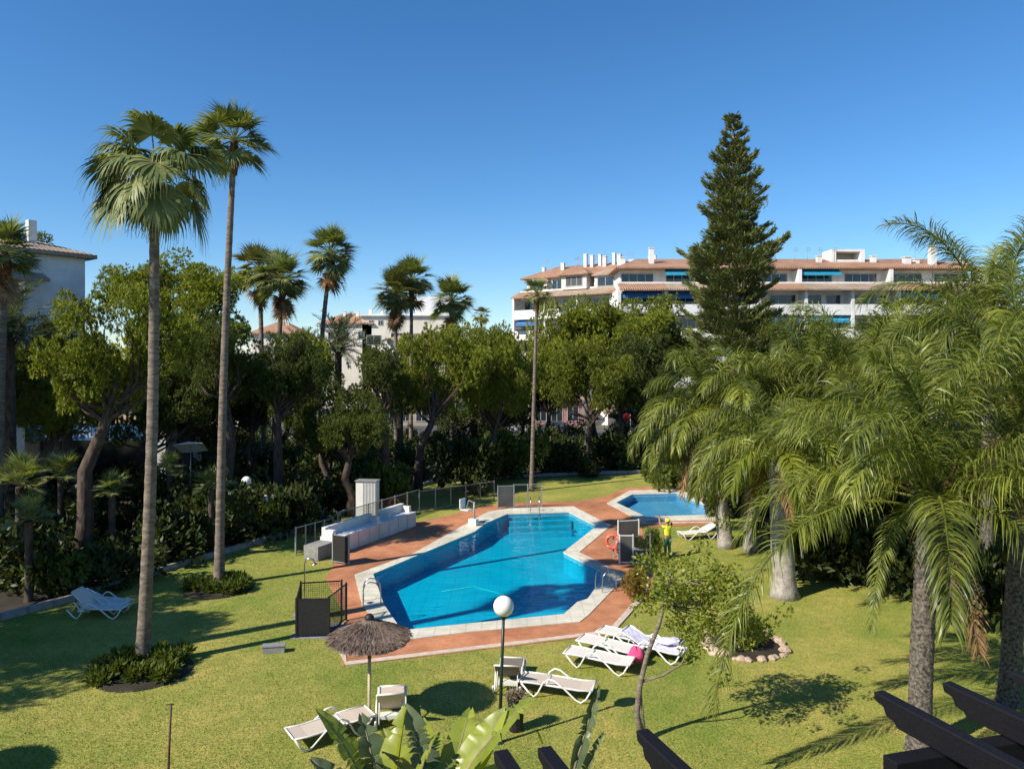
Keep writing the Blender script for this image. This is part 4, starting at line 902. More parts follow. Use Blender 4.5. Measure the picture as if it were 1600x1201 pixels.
for (px, py, dy) in tips:
    p = q3(px, py, dy); s0 = q3(1038, 945) if py > 920 else q3(1044, 915); mb.tube([s0, s0.lerp(p, .55) + Vector((0, 0, .08)), p], [.022, .014, .006], 5, caps=False)
    for _ in range(8): bl.append((np.array(p) + r.normal(size=3) * .38, r.uniform(.12, .26)))
mb.build('branch', M_grey_bark, t)
link('crown', leaves_mesh('crown', *blob_leaves(bl, 1350, .10, .055, r, .1, .9, .3), L_citrus, r), t)
# stone-edged flower bed
b = at(1165, 1010); t = thing('flower_bed', 'oval flower bed edged with buff rocks behind the young tree', 'flower bed', (b[0], b[1], 0)); r = np.random.default_rng(8)
MB().lathe([(1.15, .0), (1.1, .06), (0, .12)], n=22).build('soil', M_earth, t)
n = 26
for i in range(n):
    a = 2 * pi * i / n; s = r.uniform(.09, .22); pr = []
    v = []; f = []
    for zz, rr in ((0, 1), (.55, 1.05), (1, .55)):
        for k in range(7): v.append(((rr * r.uniform(.85, 1.15)) * cos(k * .8976) * s, (rr * r.uniform(.85, 1.15)) * sin(k * .8976) * s, zz * s * 1.0))
    f = [(j * 7 + k, j * 7 + (k + 1) % 7, (j + 1) * 7 + (k + 1) % 7, (j + 1) * 7 + k) for j in range(2) for k in range(7)] + [tuple(range(14, 21))]
    MB().add(v, f).build('stone', M_rock, t, loc=(1.2 * cos(a) + r.normal() * .05, 1.1 * sin(a) + r.normal() * .05, -.02), rot=(0, 0, r.random() * 6))
bl = [(np.array([r.normal() * .35, r.normal() * .3, .35 + .2 * r.random()]), r.uniform(.2, .34)) for _ in range(14)]
link('plant', leaves_mesh('plant', *blob_leaves(bl, 2600, .1, .05, r, .5), L_bush, r), t)

# ------------------------------------------------------------------ broad-leaved plants at the bottom
def broad_leaf(name, L_, w, e, az, m, droop=.25, fold=.35, stalk=1.0, tears=0, r=None):
    """petiole plus blade, from origin"""
    r = r or np.random.default_rng(1); d = np.array([cos(e), 0, sin(e)]); p = np.zeros(3); P = [p.copy()]; D = [d.copy()]; K = 16; T = L_ + stalk
    for i in range(K): p = p + d * T / K; d = unit(d + np.array([0, 0, -droop * .12 * (i / K)])); P.append(p.copy()); D.append(d.copy())
    V, F = [], []; side = np.array([0, 1, 0]); mid = MB()
    f0 = stalk / T
    N_ = 16; prev = None; torn = set(r.integers(3, N_ - 2, tears)) if tears else set()
    for sgn in (-1, 1):
        rows = []
        for i in range(N_ + 1):
            f = f0 + (1 - f0) * i / N_; x = min(f * K, K - 1e-6); k = int(x); q = P[k] + (P[k + 1] - P[k]) * (x - k); t_ = D[k]; up = unit(np.cross(t_, side)); up = up if up[2] > 0 else -up
            g = i / N_; ww = w * (sin(pi * min(1, g ** .75 * .96 + .03)) ** .7) * .5
            j = .02 * sin(i * 2.3 + sgn)
            rows.append([q, q + side * sgn * ww * .55 + up * (fold * ww * .55 + j) + t_ * .02, q + side * sgn * ww + up * (fold * ww * .75) + t_ * .05 * g])
        bb = len(V); V += rows[0]; last = bb
        for i in range(N_):
            b_ = [x.copy() for x in rows[i + 1]]
            if i in torn: b_[2] = b_[2] * .55 + rows[i][2] * .45 - np.array([0, 0, .05]); b_[1][2] -= .01
            nb = len(V); V += b_; F += [[last, last + 1, nb + 1, nb], [last + 1, last + 2, nb + 2, nb + 1]]
            if i in torn: last = len(V); V += rows[i + 1]
            else: last = nb
    me = np_mesh(name, np.array(V), np.array(F), m, smooth=True)
    mid.tube([tuple(q) for q in P], [.03 * (1 - .85 * i / K) for i in range(K + 1)], 6)
    return me, mid
def broad_plant(label, x, y, h, specs, seed, group='broad-leaved plants below the balcony'):
    t = thing('broad_leaved_plant', label, 'plant', (x, y, 0), 0, group); r = np.random.default_rng(seed)
    mb = MB()
    for k in range(4): a = k * 1.7; mb.tube([(.15 * cos(a), .15 * sin(a), -.05), (.1 * cos(a), .1 * sin(a), h * .5), (.14 * cos(a), .14 * sin(a), h)], [.09, .08, .06], 7)
    mb.build('stem', M_dry, t)
    for (az, e, L_, w, z, m, fold) in specs:
        me, mid = broad_leaf('leaf', L_, w, R(e), 0, m, r.uniform(.3, .8), fold, .5, 5, r); o = link('leaf', me, t, (0, 0, h + z), (r.uniform(-.3, .3), 0, R(az)))
        mid.build('midrib', M_dry, o)
    return t
bx = lambda px, d_: X(px, d_)
def spec(r, n, big=()):
    out_ = list(big)
    for k in range(n):
        az = r.uniform(-20, 200) if k % 3 else r.uniform(200, 340)
        out_.append((az, r.uniform(30, 72), r.uniform(.9, 1.3), r.uniform(.34, .5), r.uniform(-.5, .15), (L_banana, L_banana_grey)[int(r.random() < .4)], r.uniform(.15, .6)))
    return out_
q_ = np.random.default_rng(21)
broad_plant('large broad-leaved plant with bright folded leaf at the bottom centre-left', bx(604, 9.5), 9.5, 2.42,
            spec(q_, 11, [(40, 74, 1.35, .46, -.15, L_banana, 1.1), (165, 55, 1.2, .5, .35, L_banana, .3), (195, 48, 1.1, .5, .0, L_banana, .25), (130, 62, 1.1, .45, .1, L_banana_grey, .4)]), 3)
broad_plant('broad-leaved plant with yellow-green leaf tilted right of the folded one', bx(685, 10), 10, 2.35,
            spec(q_, 10, [(25, 52, 1.4, .55, .3, L_banana, .35), (45, 60, 1.2, .5, .1, L_banana, .4), (340, 40, 1.1, .45, -.1, L_banana_grey, .3)]), 4)
broad_plant('slim broad-leaved plant with narrow upright leaves at the bottom centre', bx(878, 10), 10, 2.3,
            [(80, 86, 1.2, .2, .4, L_banana_grey, .9), (20, 72, 1.0, .22, .0, L_banana_grey, .5), (170, 76, .9, .22, -.1, L_banana, .5), (300, 60, .9, .25, -.2, L_banana, .5)], 6)

# ------------------------------------------------------------------ pool furniture
def lounger(label, x, y, rz, back=0, sling=None, group='sun loungers on the lawn', frame=None, z=0, stack=False):
    """local x from foot (0) to head (1.95)"""
    t = thing('sun_lounger', label, 'sun lounger', (x, y, .004 + z), rz, group); W_ = .32; fm = frame or M_plastic; sm = sling or M_sling
    for s in (-1, 1):
        pr = [(.02, .34), (.14, .12), (.28, .015), (.42, .08), (.72, .33), (.98, .50), (1.12, .52), (1.26, .42), (1.42, .12), (1.52, .02), (1.64, .10), (1.86, .33)]
        MB().tube([(a, s * (W_ + .03), c) for a, c in pr], .024, 7).build('side_frame', fm, t)
    hx = 1.2; a = R(back); tip = (hx + .76 * cos(a), .345 + .76 * sin(a))
    sh = [(0.0, .34), (.35, .31), (.8, .33), (hx, .345)]
    def sheet(P, name, m, th=.025, w=W_):
        v = [(p[0], s * w, p[1]) for p in P for s in (-1, 1)]; v += [(p[0], s * w, p[1] - th) for p in P for s in (-1, 1)]; n = len(P); f = []
        for i in range(n - 1):
            f += [(2 * i, 2 * i + 2, 2 * i + 3, 2 * i + 1), (2 * n + 2 * i, 2 * n + 2 * i + 1, 2 * n + 2 * i + 3, 2 * n + 2 * i + 2), (2 * i, 2 * n + 2 * i, 2 * n + 2 * i + 2, 2 * i + 2), (2 * i + 1, 2 * i + 3, 2 * n + 2 * i + 3, 2 * n + 2 * i + 1)]
        f += [(0, 1, 2 * n + 1, 2 * n), (2 * n - 2, 4 * n - 2, 4 * n - 1, 2 * n - 1)]
        return MB().add(v, f).build(name, m, t)
    sheet(sh, 'seat', sm); bs = [(hx + .02, .345), (hx + .38 * cos(a), .345 + .38 * sin(a) + .01), tip]; sheet(bs, 'backrest', sm)
    fr = MB()
    for s in (-1, 1):
        fr.tube([(p[0], s * W_, p[1] + .005) for p in sh], .022, 6); fr.tube([(p[0], s * W_, p[1] + .005) for p in bs], .022, 6)
    for p in (sh[0], bs[-1], (hx, .34)): fr.tube([(p[0], -W_, p[1] + .005), (p[0], W_, p[1] + .005)], .024, 6)
    if back: fr.tube([(hx + .4 * cos(a), -W_ + .05, .345 + .4 * sin(a)), (hx + .55, -W_ + .05, .2)], .015, 5); fr.tube([(hx + .4 * cos(a), W_ - .05, .345 + .4 * sin(a)), (hx + .55, W_ - .05, .2)], .015, 5)
    fr.build('bed_frame', fm, t)
    if back > 30: MB().box(hx + .1, hx + .34, -W_ + .06, W_ - .06, .22, .30).build('brace', fm, t)
    return t
def lp(px0, py0, px1, py1):
    a, b_ = Vector(at(px0, py0)), Vector(at(px1, py1)); return a, math.atan2((b_ - a).y, (b_ - a).x)
def lay(label, foot, head, back=0, **kw):
    a, ang_ = lp(*foot, *head); return lounger(label, a.x, a.y, ang_, back, **kw)
lay('flat beige lounger lying left of the thatched parasol', (452, 1170), (565, 1136))
lay('lounger with raised back seen end-on beside the parasol pole', (613, 1092), (610, 1150), 46, sling=M_sling)
lay('lounger with raised brown back seen end-on behind the globe lamp', (802, 1046), (790, 1097), 40, sling=M_sling_dark)
lay('flat beige lounger right of the globe lamp', (928, 1092), (822, 1078))
lay('beige lounger nearest the deck corner, beside the pink bundle', (988, 1052), (903, 1036), 0, sling=M_sling_white)
lay('white lounger behind the one by the pink bundle', (1002, 1034), (934, 1019), 0, sling=M_sling_white)
lay('lounger draped with lilac towels right of the young trunk', (1070, 1036), (1012, 1022), 22, sling=M_lilac)
lay('white lounger mostly hidden behind the young trunk', (1030, 1020), (968, 1006), 0, sling=M_sling_white)
lay('white lounger on the lawn beside the shallow pool', (1062, 843), (1108, 840), 25, sling=M_sling_white)
lay('shaded white lounger at the left kerb with back raised', (198, 962), (118, 962), 48, sling=M_sling_white, frame=M_plastic)
lay('second shaded lounger stacked just behind at the left kerb', (200, 955), (128, 950), 20, sling=M_sling_white)
# pink bundle and towel
def lump(name, label, cat, x, y, z, s, m, seed, group=None):
    r = np.random.default_rng(seed); mb = MB(); n = 16; v = []; ph = r.uniform(0, 6, 6)
    for i in range(11):
        th = pi * i / 10
        for k in range(n):
            a = 2 * pi * k / n; q = 1 + .14 * sin(3 * a + ph[0] + 2 * th) + .12 * sin(5 * a + ph[1]) * sin(3 * th + ph[2]) + .06 * sin(9 * a + ph[3])
            v.append((s[0] * q * sin(th) * cos(a), s[1] * q * sin(th) * sin(a), s[2] * (cos(th) * q + 1)))
    f = [(i * n + k, (i + 1) * n + k, (i + 1) * n + (k + 1) % n, i * n + (k + 1) % n) for i in range(10) for k in range(n)]
    o = mb.add(v, f, True).build(name, m); o.location = (x, y, z); return tag(o, label, cat, group)
b = at(993, 1040); lump('towel_bundle', 'bright pink crumpled towel bundle at the foot of a white lounger', 'towel', b[0], b[1], .1, (.22, .20, .22), M_pink, 3)
b = at(1050, 1026); lump('towel_bundle', 'white and lilac crumpled towels heaped on a lounger', 'towel', b[0], b[1] + .15, .34, (.40, .26, .08), M_lilac, 5)

def parasol(label, x, y, group='thatched parasols'):
    t = thing('thatched_parasol', label, 'parasol', (x, y, 0), 0, group); zr = 2.02
    MB().tube([(0, 0, -.05), (.005, 0, 1.55)], .042, 12).build('pole', M_pole_wood, t); MB().tube([(.005, 0, 1.55), (.01, 0, 2.5)], .045, 12).build('upper_pole', M_pole_dark, t)
    r = np.random.default_rng(3); n = 72; prof = [(.97, 0), (.92, .07), (.75, .18), (.55, .26), (.36, .34), (.2, .42), (.09, .5), (.02, .52)]; v = []
    for j, (q, z) in enumerate(prof):
        for k in range(n):
            jj = 1 + (r.uniform(-.025, .03) if j < 2 else r.uniform(-.012, .012)); v.append((q * jj * cos(2 * pi * k / n), q * jj * sin(2 * pi * k / n), zr + z + r.uniform(-.015, .012) - (0.04 * r.random() if j == 0 else 0)))
    f = [(j * n + k, j * n + (k + 1) % n, (j + 1) * n + (k + 1) % n, (j + 1) * n + k) for j in range(len(prof) - 1) for k in range(n)]
    b0 = len(v); v += [(.9 * cos(2 * pi * k / n), .9 * sin(2 * pi * k / n), zr - .0) for k in range(n)]; f += [(k, b0 + k, b0 + (k + 1) % n, (k + 1) % n) for k in range(n)]; f.append(tuple(range(b0, b0 + n)))
    c = MB().add(v, f).build('thatch', M_thatch, t)
    # loose straw strands lying down the slope
    C, A, Ls, Ws = [], [], [], []
    for _ in range(4200):
        a = r.random() * 6.283; q = .95 * r.uniform(.05, 1.0) ** .6; z = np.interp(q, [.02, .2, .55, .92, .97], [.52, .42, .26, .09, 0]); C.append((q * cos(a), q * sin(a), zr + z + .006)); A.append((cos(a), sin(a), -.42 + r.normal() * .06)); Ls.append(r.uniform(.1, .2)); Ws.append(.014)
    o = link('straw', leaves_mesh('straw', np.array(C), unit(np.array(A) + r.normal(size=(4200, 3)) * .06), np.array(Ls), np.array(Ws), M_thatch, r), t); o['kind'] = 'stuff'
    MB().lathe([(.11, 0), (.12, .07), (.06, .14), (0, .15)], (0, 0, zr + .47), 12).build('cap', M_dark_metal, t)
    return t
b = at(577, 1128); parasol('grey-brown thatched parasol on a two-tone pole in the near lawn', *b)
parasol('thatched parasol out of the lower left corner, only its shadow shows', -12.95, 14.55)

def globe_lamp(label, x, y, h, rg, pole=M_dark_green, lean=0):
    t = thing('globe_lamp', label, 'lamp', (x, y, 0), 0, 'globe garden lamps'); zt = h - rg * 1.9
    MB().tube([(0, 0, -.02), (lean * .5, 0, zt * .5), (lean, 0, zt)], [.045, .04, .035], 10).build('post', pole, t)
    MB().lathe([(.11, 0), (.1, .03), (.06, .06), (.05, .3)], n=14).build('base', pole, t)
    MB().lathe([(.04, -.06), (.075, -.03), (.08, .02), (.05, .04)], (lean, 0, zt), 14).build('collar', pole, t)
    MB().lathe([(rg * sin(pi * i / 14) + .0005, rg * (1 - cos(pi * i / 14))) for i in range(15)], (lean, 0, zt + .01), 24).build('globe', M_bloom, t)
b = at(780, 1160); globe_lamp('white globe lamp on tall green post in the near lawn', *b, 3.34, .235, lean=.1)
d_ = 36; globe_lamp('far white globe lamp among the dark shrubs behind the second fan palm', X(385, d_), d_, Z(745, d_), .23)
d_ = 66; globe_lamp('tiny far globe lamp on pale post between the pine trunks', X(346, d_), d_, Z(660, d_), .25, M_grey_metal)
d_ = 80
for px, lb in ((790, 'slim pale street post left of the silver car'), (745, 'slim pale street post behind the hedge'), (425, 'grey street post behind the three clustered palms')):
    t = thing('street_lamp', lb, 'street lamp', (X(px, d_), d_, .12), 0, 'street posts'); MB().tube([(0, 0, 0), (0, 0, 5.0)], [.07, .05], 8).build('post', M_grey_metal, t); MB().lathe([(.03, 5.0), (.22, 5.05), (.22, 5.35), (.03, 5.45)], n=12).build('lantern', M_bloom, t)

# litter bin
b = at(806, 1140); t = thing('litter_bin', 'dark ribbed round bin topped with dry grey clippings', 'bin', (b[0], b[1], .004))
n = 36; v = []; pr = [(.155, 0), (.165, .05), (.19, .7), (.205, .72), (.205, .78), (.185, .78), (.17, .68)]
for q, z in pr:
    for k in range(n): v.append((q * (1 + (.035 if k % 3 == 0 and z < .71 else 0)) * cos(2 * pi * k / n), q * (1 + (.035 if k % 3 == 0 and z < .71 else 0)) * sin(2 * pi * k / n), z))
MB().add(v, [(j * n + k, j * n + (k + 1) % n, (j + 1) * n + (k + 1) % n, (j + 1) * n + k) for j in range(len(pr) - 1) for k in range(n)]).build('body', M_dark_metal, t)
r = np.random.default_rng(2); link('clippings', leaves_mesh('clippings', *blob_leaves([(np.array([0, 0, .74]), .17), (np.array([.08, 0, .8]), .12), (np.array([-.08, .05, .8]), .12)], 9000, .12, .02, r, .5), M_dry, r), t)['kind'] = 'stuff'

# pool enclosure: screens, posts, gates
def grid_panel(parent, x0, x1, z0, z1, y=0, step=.07, m=None):
    mb = MB(); n = max(2, int((x1 - x0) / step)); k2 = max(2, int((z1 - z0) / step))
    for i in range(n + 1): xx = x0 + (x1 - x0) * i / n; mb.box(xx - .004, xx + .004, y - .004, y + .004, z0, z1)
    for i in range(k2 + 1): zz = z0 + (z1 - z0) * i / k2; mb.box(x0, x1, y + .005, y + .011, zz - .004, zz + .004)
    o = mb.build('wire_mesh', m or M_dark_metal, parent); o['kind'] = 'stuff'; return o
def gate(name, label, p0, p1, h, solid=True, m=None, post=None, cat='gate', group=None, nposts=2, z0=.03):
    a, b_ = Vector(p0), Vector(p1); L_ = (b_ - a).length; t = thing(name, label, cat, (a.x, a.y, z0), math.atan2((b_ - a).y, (b_ - a).x), group)
    for i in range(nposts): xx = L_ * i / (nposts - 1); MB().box(xx - .03, xx + .03, -.03, .03, 0, h + .03).build('post', post or M_grey_metal, t, bevel=.006)
    for i in range(nposts - 1):
        x0, x1 = L_ * i / (nposts - 1) + .04, L_ * (i + 1) / (nposts - 1) - .04
        MB().box(x0, x1, -.015, .015, h - .04, h).build('rail', post or M_grey_metal, t); MB().box(x0, x1, -.015, .015, .06, .10).build('rail', post or M_grey_metal, t)
        if solid: MB().box(x0, x1, -.012, .012, .102, h - .042).build('screen', m or M_screen, t)
        else: grid_panel(t, x0, x1, .1, h - .04)
    return t
gate('pool_gate', 'near black screened footbath gate at the left of the pool deck', at(463, 997), at(514, 995), 1.22, group='pool gates', post=M_dark_metal)
gate('mesh_fence', 'see-through mesh fence panel right of the near black gate', at(514, 995), at(541, 970), 1.25, False, cat='fence', post=M_dark_metal)
gate('mesh_fence', 'see-through mesh fence panel behind the near black gate', at(470, 966), at(534, 962), 1.2, False, cat='fence', post=M_dark_metal)
gate('mesh_fence', 'see-through mesh fence panel left of the near black gate', at(463, 997), at(470, 966), 1.22, False, cat='fence', post=M_dark_metal)
b = at(488, 999); tag(MB().box(b[0] - .75, b[0] + .7, b[1] + .05, b[1] + 1.5, 0, .03).build('footbath_slab', M_slab), 'pale slab under the near black gate', 'slab')
gate('pool_gate', 'far black screened gate at the left end of the white bench wall', at(520, 880), at(545, 884), 1.25, group='pool gates')
gate('pool_gate', 'grey framed gate at the far side of the pool', at(778, 795), at(803, 794), 1.35, group='pool gates', m=M_interior)
gate('mesh_fence', 'fence panels around the thin palm at the far side of the pool', at(803, 794), at(846, 793), 1.4, False, cat='fence', nposts=3)
gate('mesh_fence', 'dark mesh fence line left of the white bench wall', at(462, 868), at(520, 850), 1.25, False, cat='fence', nposts=5, post=M_grey_metal)
gate('mesh_fence', 'fence behind the white bench wall', at(528, 842), at(655, 800), 1.3, False, cat='fence', nposts=7)
gate('mesh_fence', 'post and wire fence between the bench wall and the pool lift', at(655, 800), at(772, 782), 1.2, False, cat='fence', nposts=6)
# pump enclosure at the right
pe = gate('pump_enclosure', 'grey slatted pump enclosure with pale base beside the lifebuoys', at(968, 882), at(989, 882), 1.25, m=M_interior, cat='enclosure', post=M_white)
gate('mesh_fence', 'see-through mesh panel right of the pump enclosure', at(989, 882), at(1016, 878), 1.2, False, cat='fence', post=M_grey_metal)
gate('pump_enclosure', 'grey rear panel of the pump enclosure', at(966, 850), at(998, 848), 1.1, m=M_interior, cat='enclosure', post=M_white)
a = at(972, 880); tag(MB().box(a[0], a[0] + 1.1, a[1] + .1, a[1] + .9, .03, .5).build('pump_box', M_slab), 'pale concrete pump box inside the slatted enclosure', 'box')
a = at(1000, 874); bush('dark clipped plant inside the mesh panel by the pump enclosure', a[0], a[1] + .3, .5, .4, .9, L_bush, 2600, .1, .05, 0)
# white bench wall
A, Bp = Vector(at(525, 868)), Vector(at(650, 822)); L_ = (Bp - A).length; t = thing('bench_wall', 'long white stepped bench wall at the left of the pool', 'wall', (A.x, A.y, .03), math.atan2((Bp - A).y, (Bp - A).x))
MB().box(0, L_, 0, .9, 0, .75).build('base', M_white, t); MB().box(.1, L_ * .55, .7, .9, .752, 1.15).build('backrest', M_white, t); MB().box(L_ * .68, L_ - .1, .7, .9, .752, 1.15).build('backrest', M_white, t)
for q in (.1, L_ * .53, L_ * .68, L_ - .3): MB().box(q, q + .2, .25, .698, .752, 1.05).build('armrest', M_white, t)
for q in range(1, 8): MB().box(L_ * q / 8 - .01, L_ * q / 8 + .01, -.006, -.001, 0, .74).build('joint', M_slab, t)
MB().box(-1.1, -.002, .1, .9, 0, .6).build('low_end', M_slab, t)
# white locker cabinet on legs
d_ = 41; t = thing('locker_cabinet', 'white barred metal cabinet on legs behind the bench wall', 'cabinet', (X(556, d_), d_, 0), R(-8)); z0, z1 = Z(806, d_), Z(752, d_)
MB().box(0, 1.15, 0, .6, z0, z1).build('cabinet', M_white, t); MB().box(-.05, 1.2, -.06, .66, z1, z1 + .06).build('roof', M_grey_metal, t)
for k in range(9): MB().box(.42 + k * .085, .435 + k * .085, -.02, -.001, z0 + .08, z1 - .08).build('bar', M_grey_metal, t)
for q in ((.05, .05), (1.05, .05), (.05, .5), (1.05, .5)): MB().box(q[0], q[0] + .05, q[1], q[1] + .05, 0, z0).build('leg', M_grey_metal, t)
# lifebuoys
def buoy(label, x, y, z, rz, holder=True):
    t = thing('lifebuoy', label, 'lifebuoy', (x, y, .03), rz, 'orange lifebuoys'); MB().torus((0, 0, z), .29, .07, 'y').build('ring', M_orange, t)
    for k in range(4):
        a = pi / 4 + k * pi / 2; MB().torus((.29 * cos(a), 0, z + .29 * sin(a)), .073, .012, 'z', 12, 5).build('band', M_plastic, t)
    if holder: MB().box(-.03, .03, .08, .12, 0, z + .35).build('post', M_grey_metal, t)
a = at(958, 872); buoy('larger orange lifebuoy at the inner deck corner', a[0], a[1], .72, R(-15))
a = at(969, 874); buoy('second orange lifebuoy against the pump enclosure', a[0], a[1], .6, R(45))
d_ = 42; buoy('red lifebuoy hanging on the fence behind the white bench wall', X(616, d_), d_, Z(786, d_) - .03, R(-10))
# shower
a = at(476, 960); t = thing('pool_shower', 'bent steel pool shower behind the near black gate', 'shower', (a[0], a[1], .004)); hh = 1.95
MB().tube([(0, 0, 0), (0, 0, hh - .2), (.04, 0, hh - .06), (.16, 0, hh), (.28, 0, hh - .03), (.34, 0, hh - .14)], .022, 8).build('pipe', M_chrome, t); MB().lathe([(.0, .03), (.04, .02), (.1, -.02), (.1, -.04), (0, -.04)], (.35, 0, hh - .17), 14).build('shower_head', M_chrome, t)
MB().box(-.35, .5, -.35, .4, 0, .04).build('tray', M_slab, t)
# ladders
def ladder(label, x, y, rz, name='pool_ladder'):
    t = thing(name, label, 'ladder', (x, y, .055), rz, 'steel pool ladders')
    for s in (-1, 1):
        MB().tube([(-.55, s * .25, 0), (-.55, s * .25, .55), (-.48, s * .25, .74), (-.32, s * .25, .82), (-.12, s * .25, .78), (.04, s * .25, .6), (.07, s * .25, .3), (.07, s * .25, -1.0)], .022, 8).build('handrail', M_chrome, t)
    for k in range(3): MB().box(.0, .12, -.25, .25, -.35 - k * .28, -.31 - k * .28).build('step', M_chrome, t)
a = at(592, 943); ladder('steel pool ladder at the left corner of the pool', a[0], a[1], R(10))
a = at(938, 925); ladder('steel pool ladder at the right side of the pool', a[0], a[1], R(205))
a = at(836, 802); ladder('steel pool ladder at the far end of the pool', a[0], a[1], R(-90))
# pool lift
a = at(741, 822); t = thing('pool_lift', 'white pool lift chair on a post at the pool edge', 'pool lift', (a[0], a[1], .055), R(-30))
MB().tube([(0, 0, 0), (0, 0, 1.25)], .05, 10).build('post', M_grey_metal, t); MB().tube([(0, 0, 1.2), (-.35, 0, 1.3), (-.5, 0, .8)], .03, 8).build('arm', M_grey_metal, t)
MB().add([(-.75, -.25, .75), (-.25, -.25, .75), (-.25, .25, .75), (-.75, .25, .75), (-.75, -.25, .82), (-.25, -.25, .82), (-.25, .25, .82), (-.75, .25, .82)], [(3, 2, 1, 0), (4, 5, 6, 7), (0, 1, 5, 4), (1, 2, 6, 5), (2, 3, 7, 6), (3, 0, 4, 7)]).build('seat', M_plastic, t, bevel=.03); MB().box(-.8, -.72, -.25, .25, .82, 1.35).build('backrest', M_plastic, t, bevel=.03); MB().box(-.3, .2, -.15, .15, 0, .35).build('motor_housing', M_plastic, t, bevel=.04)
# hose on the pool floor
pts = [(*at(690, 893), -.82), (*at(740, 886), -.82), (*at(785, 897), -.82), (*at(830, 905), -.82), (*at(870, 900), -.82)]
tag(MB().tube([(x, y, z) for x, y, z in pts], .02, 6).build('pool_hose', M_plastic), 'thin pale cleaning hose lying across the pool floor', 'hose')
# small low grey frame on the lawn
a = at(427, 1021); t = thing('drain_grate', 'small grey framed box cover standing on the left lawn', 'cover', (a[0], a[1], .004), R(8)); MB().box(-.32, .32, 0, .22, 0, .2).build('body', M_slab, t); MB().box(-.34, .34, -.02, .24, .2, .235).build('rim', M_grey_metal, t)
# thin post with crossbar at bottom left
a = (X(266, 14.2), 14.2); t = thing('garden_stake', 'thin brown stake with short crossbar at the bottom left of the lawn', 'stake', (a[0], a[1], 0)); hz = Z(1100, 14.2)
MB().tube([(-.06, 0, 0), (-.02, 0, hz * .6), (.02, 0, hz)], [.025, .022, .018], 7).build('stake', M_pole_dark, t); MB().tube([(-.08, 0, hz), (.07, 0, hz + .01)], .014, 6).build('crossbar', M_pole_dark, t)
# blue sign box
d_ = 38; t = thing('sign_box', 'small blue framed sign in the shaded shrubs left of the fence', 'sign', (X(414, d_), d_, 0), R(12)); z0, z1 = Z(795, d_), Z(775, d_)
MB().box(0, .95, 0, .08, z0, z1).build('panel', M_awn_blue, t); MB().box(-.04, .99, -.02, .1, z1, z1 + .06).build('top_rail', M_plastic, t); MB().box(-.04, .99, -.02, .1, z0 - .05, z0).build('bottom_rail', M_plastic, t)
for q in (.05, .85): MB().box(q, q + .05, .02, .07, 0, z0 - .05).build('leg', M_grey_metal, t)
# white parasol top / canvas glimpsed at the left
d_ = 42; t = thing('canvas_awning', 'pale canvas top glimpsed in the dark shrubs between the two tall trunks', 'awning', (X(292, d_), d_, 0), R(-6))
MB().add([(-.9, 0, 4.0), (.95, 0, 4.15), (.8, .9, 3.6), (-.8, .9, 3.45), (0, .1, 4.2)], [(0, 1, 4), (1, 2, 4), (2, 3, 4), (3, 0, 4)]).build('canvas', M_plastic, t); MB().tube([(0, .4, 0), (0, .4, 4.05)], .03, 6).build('pole', M_grey_metal, t)
# small hut in the left bed and red pot
d_ = 34.5; t = thing('garden_hut', 'small cream lantern hut with grey roof in the left bed', 'hut', (X(124, d_), d_, 0)); z0 = Z(768, d_)
MB().box(-.32, .32, 0, .5, 0, z0).build('wall', M_slab, t); MB().box(-.2, .2, -.012, -.002, z0 - .8, z0 - .1).build('opening', M_interior, t); hip_roof('roof', -.32, .32, 0, .5, z0 + .1, z0 + .45, .2, M_slab, t, .15, .08)
b = at(97, 830); lump('flower_clump', 'small red flower clump in the shaded left bed', 'flowers', b[0] - .4, b[1] + 4, 1.0, (.32, .2, .3), M_red, 8)

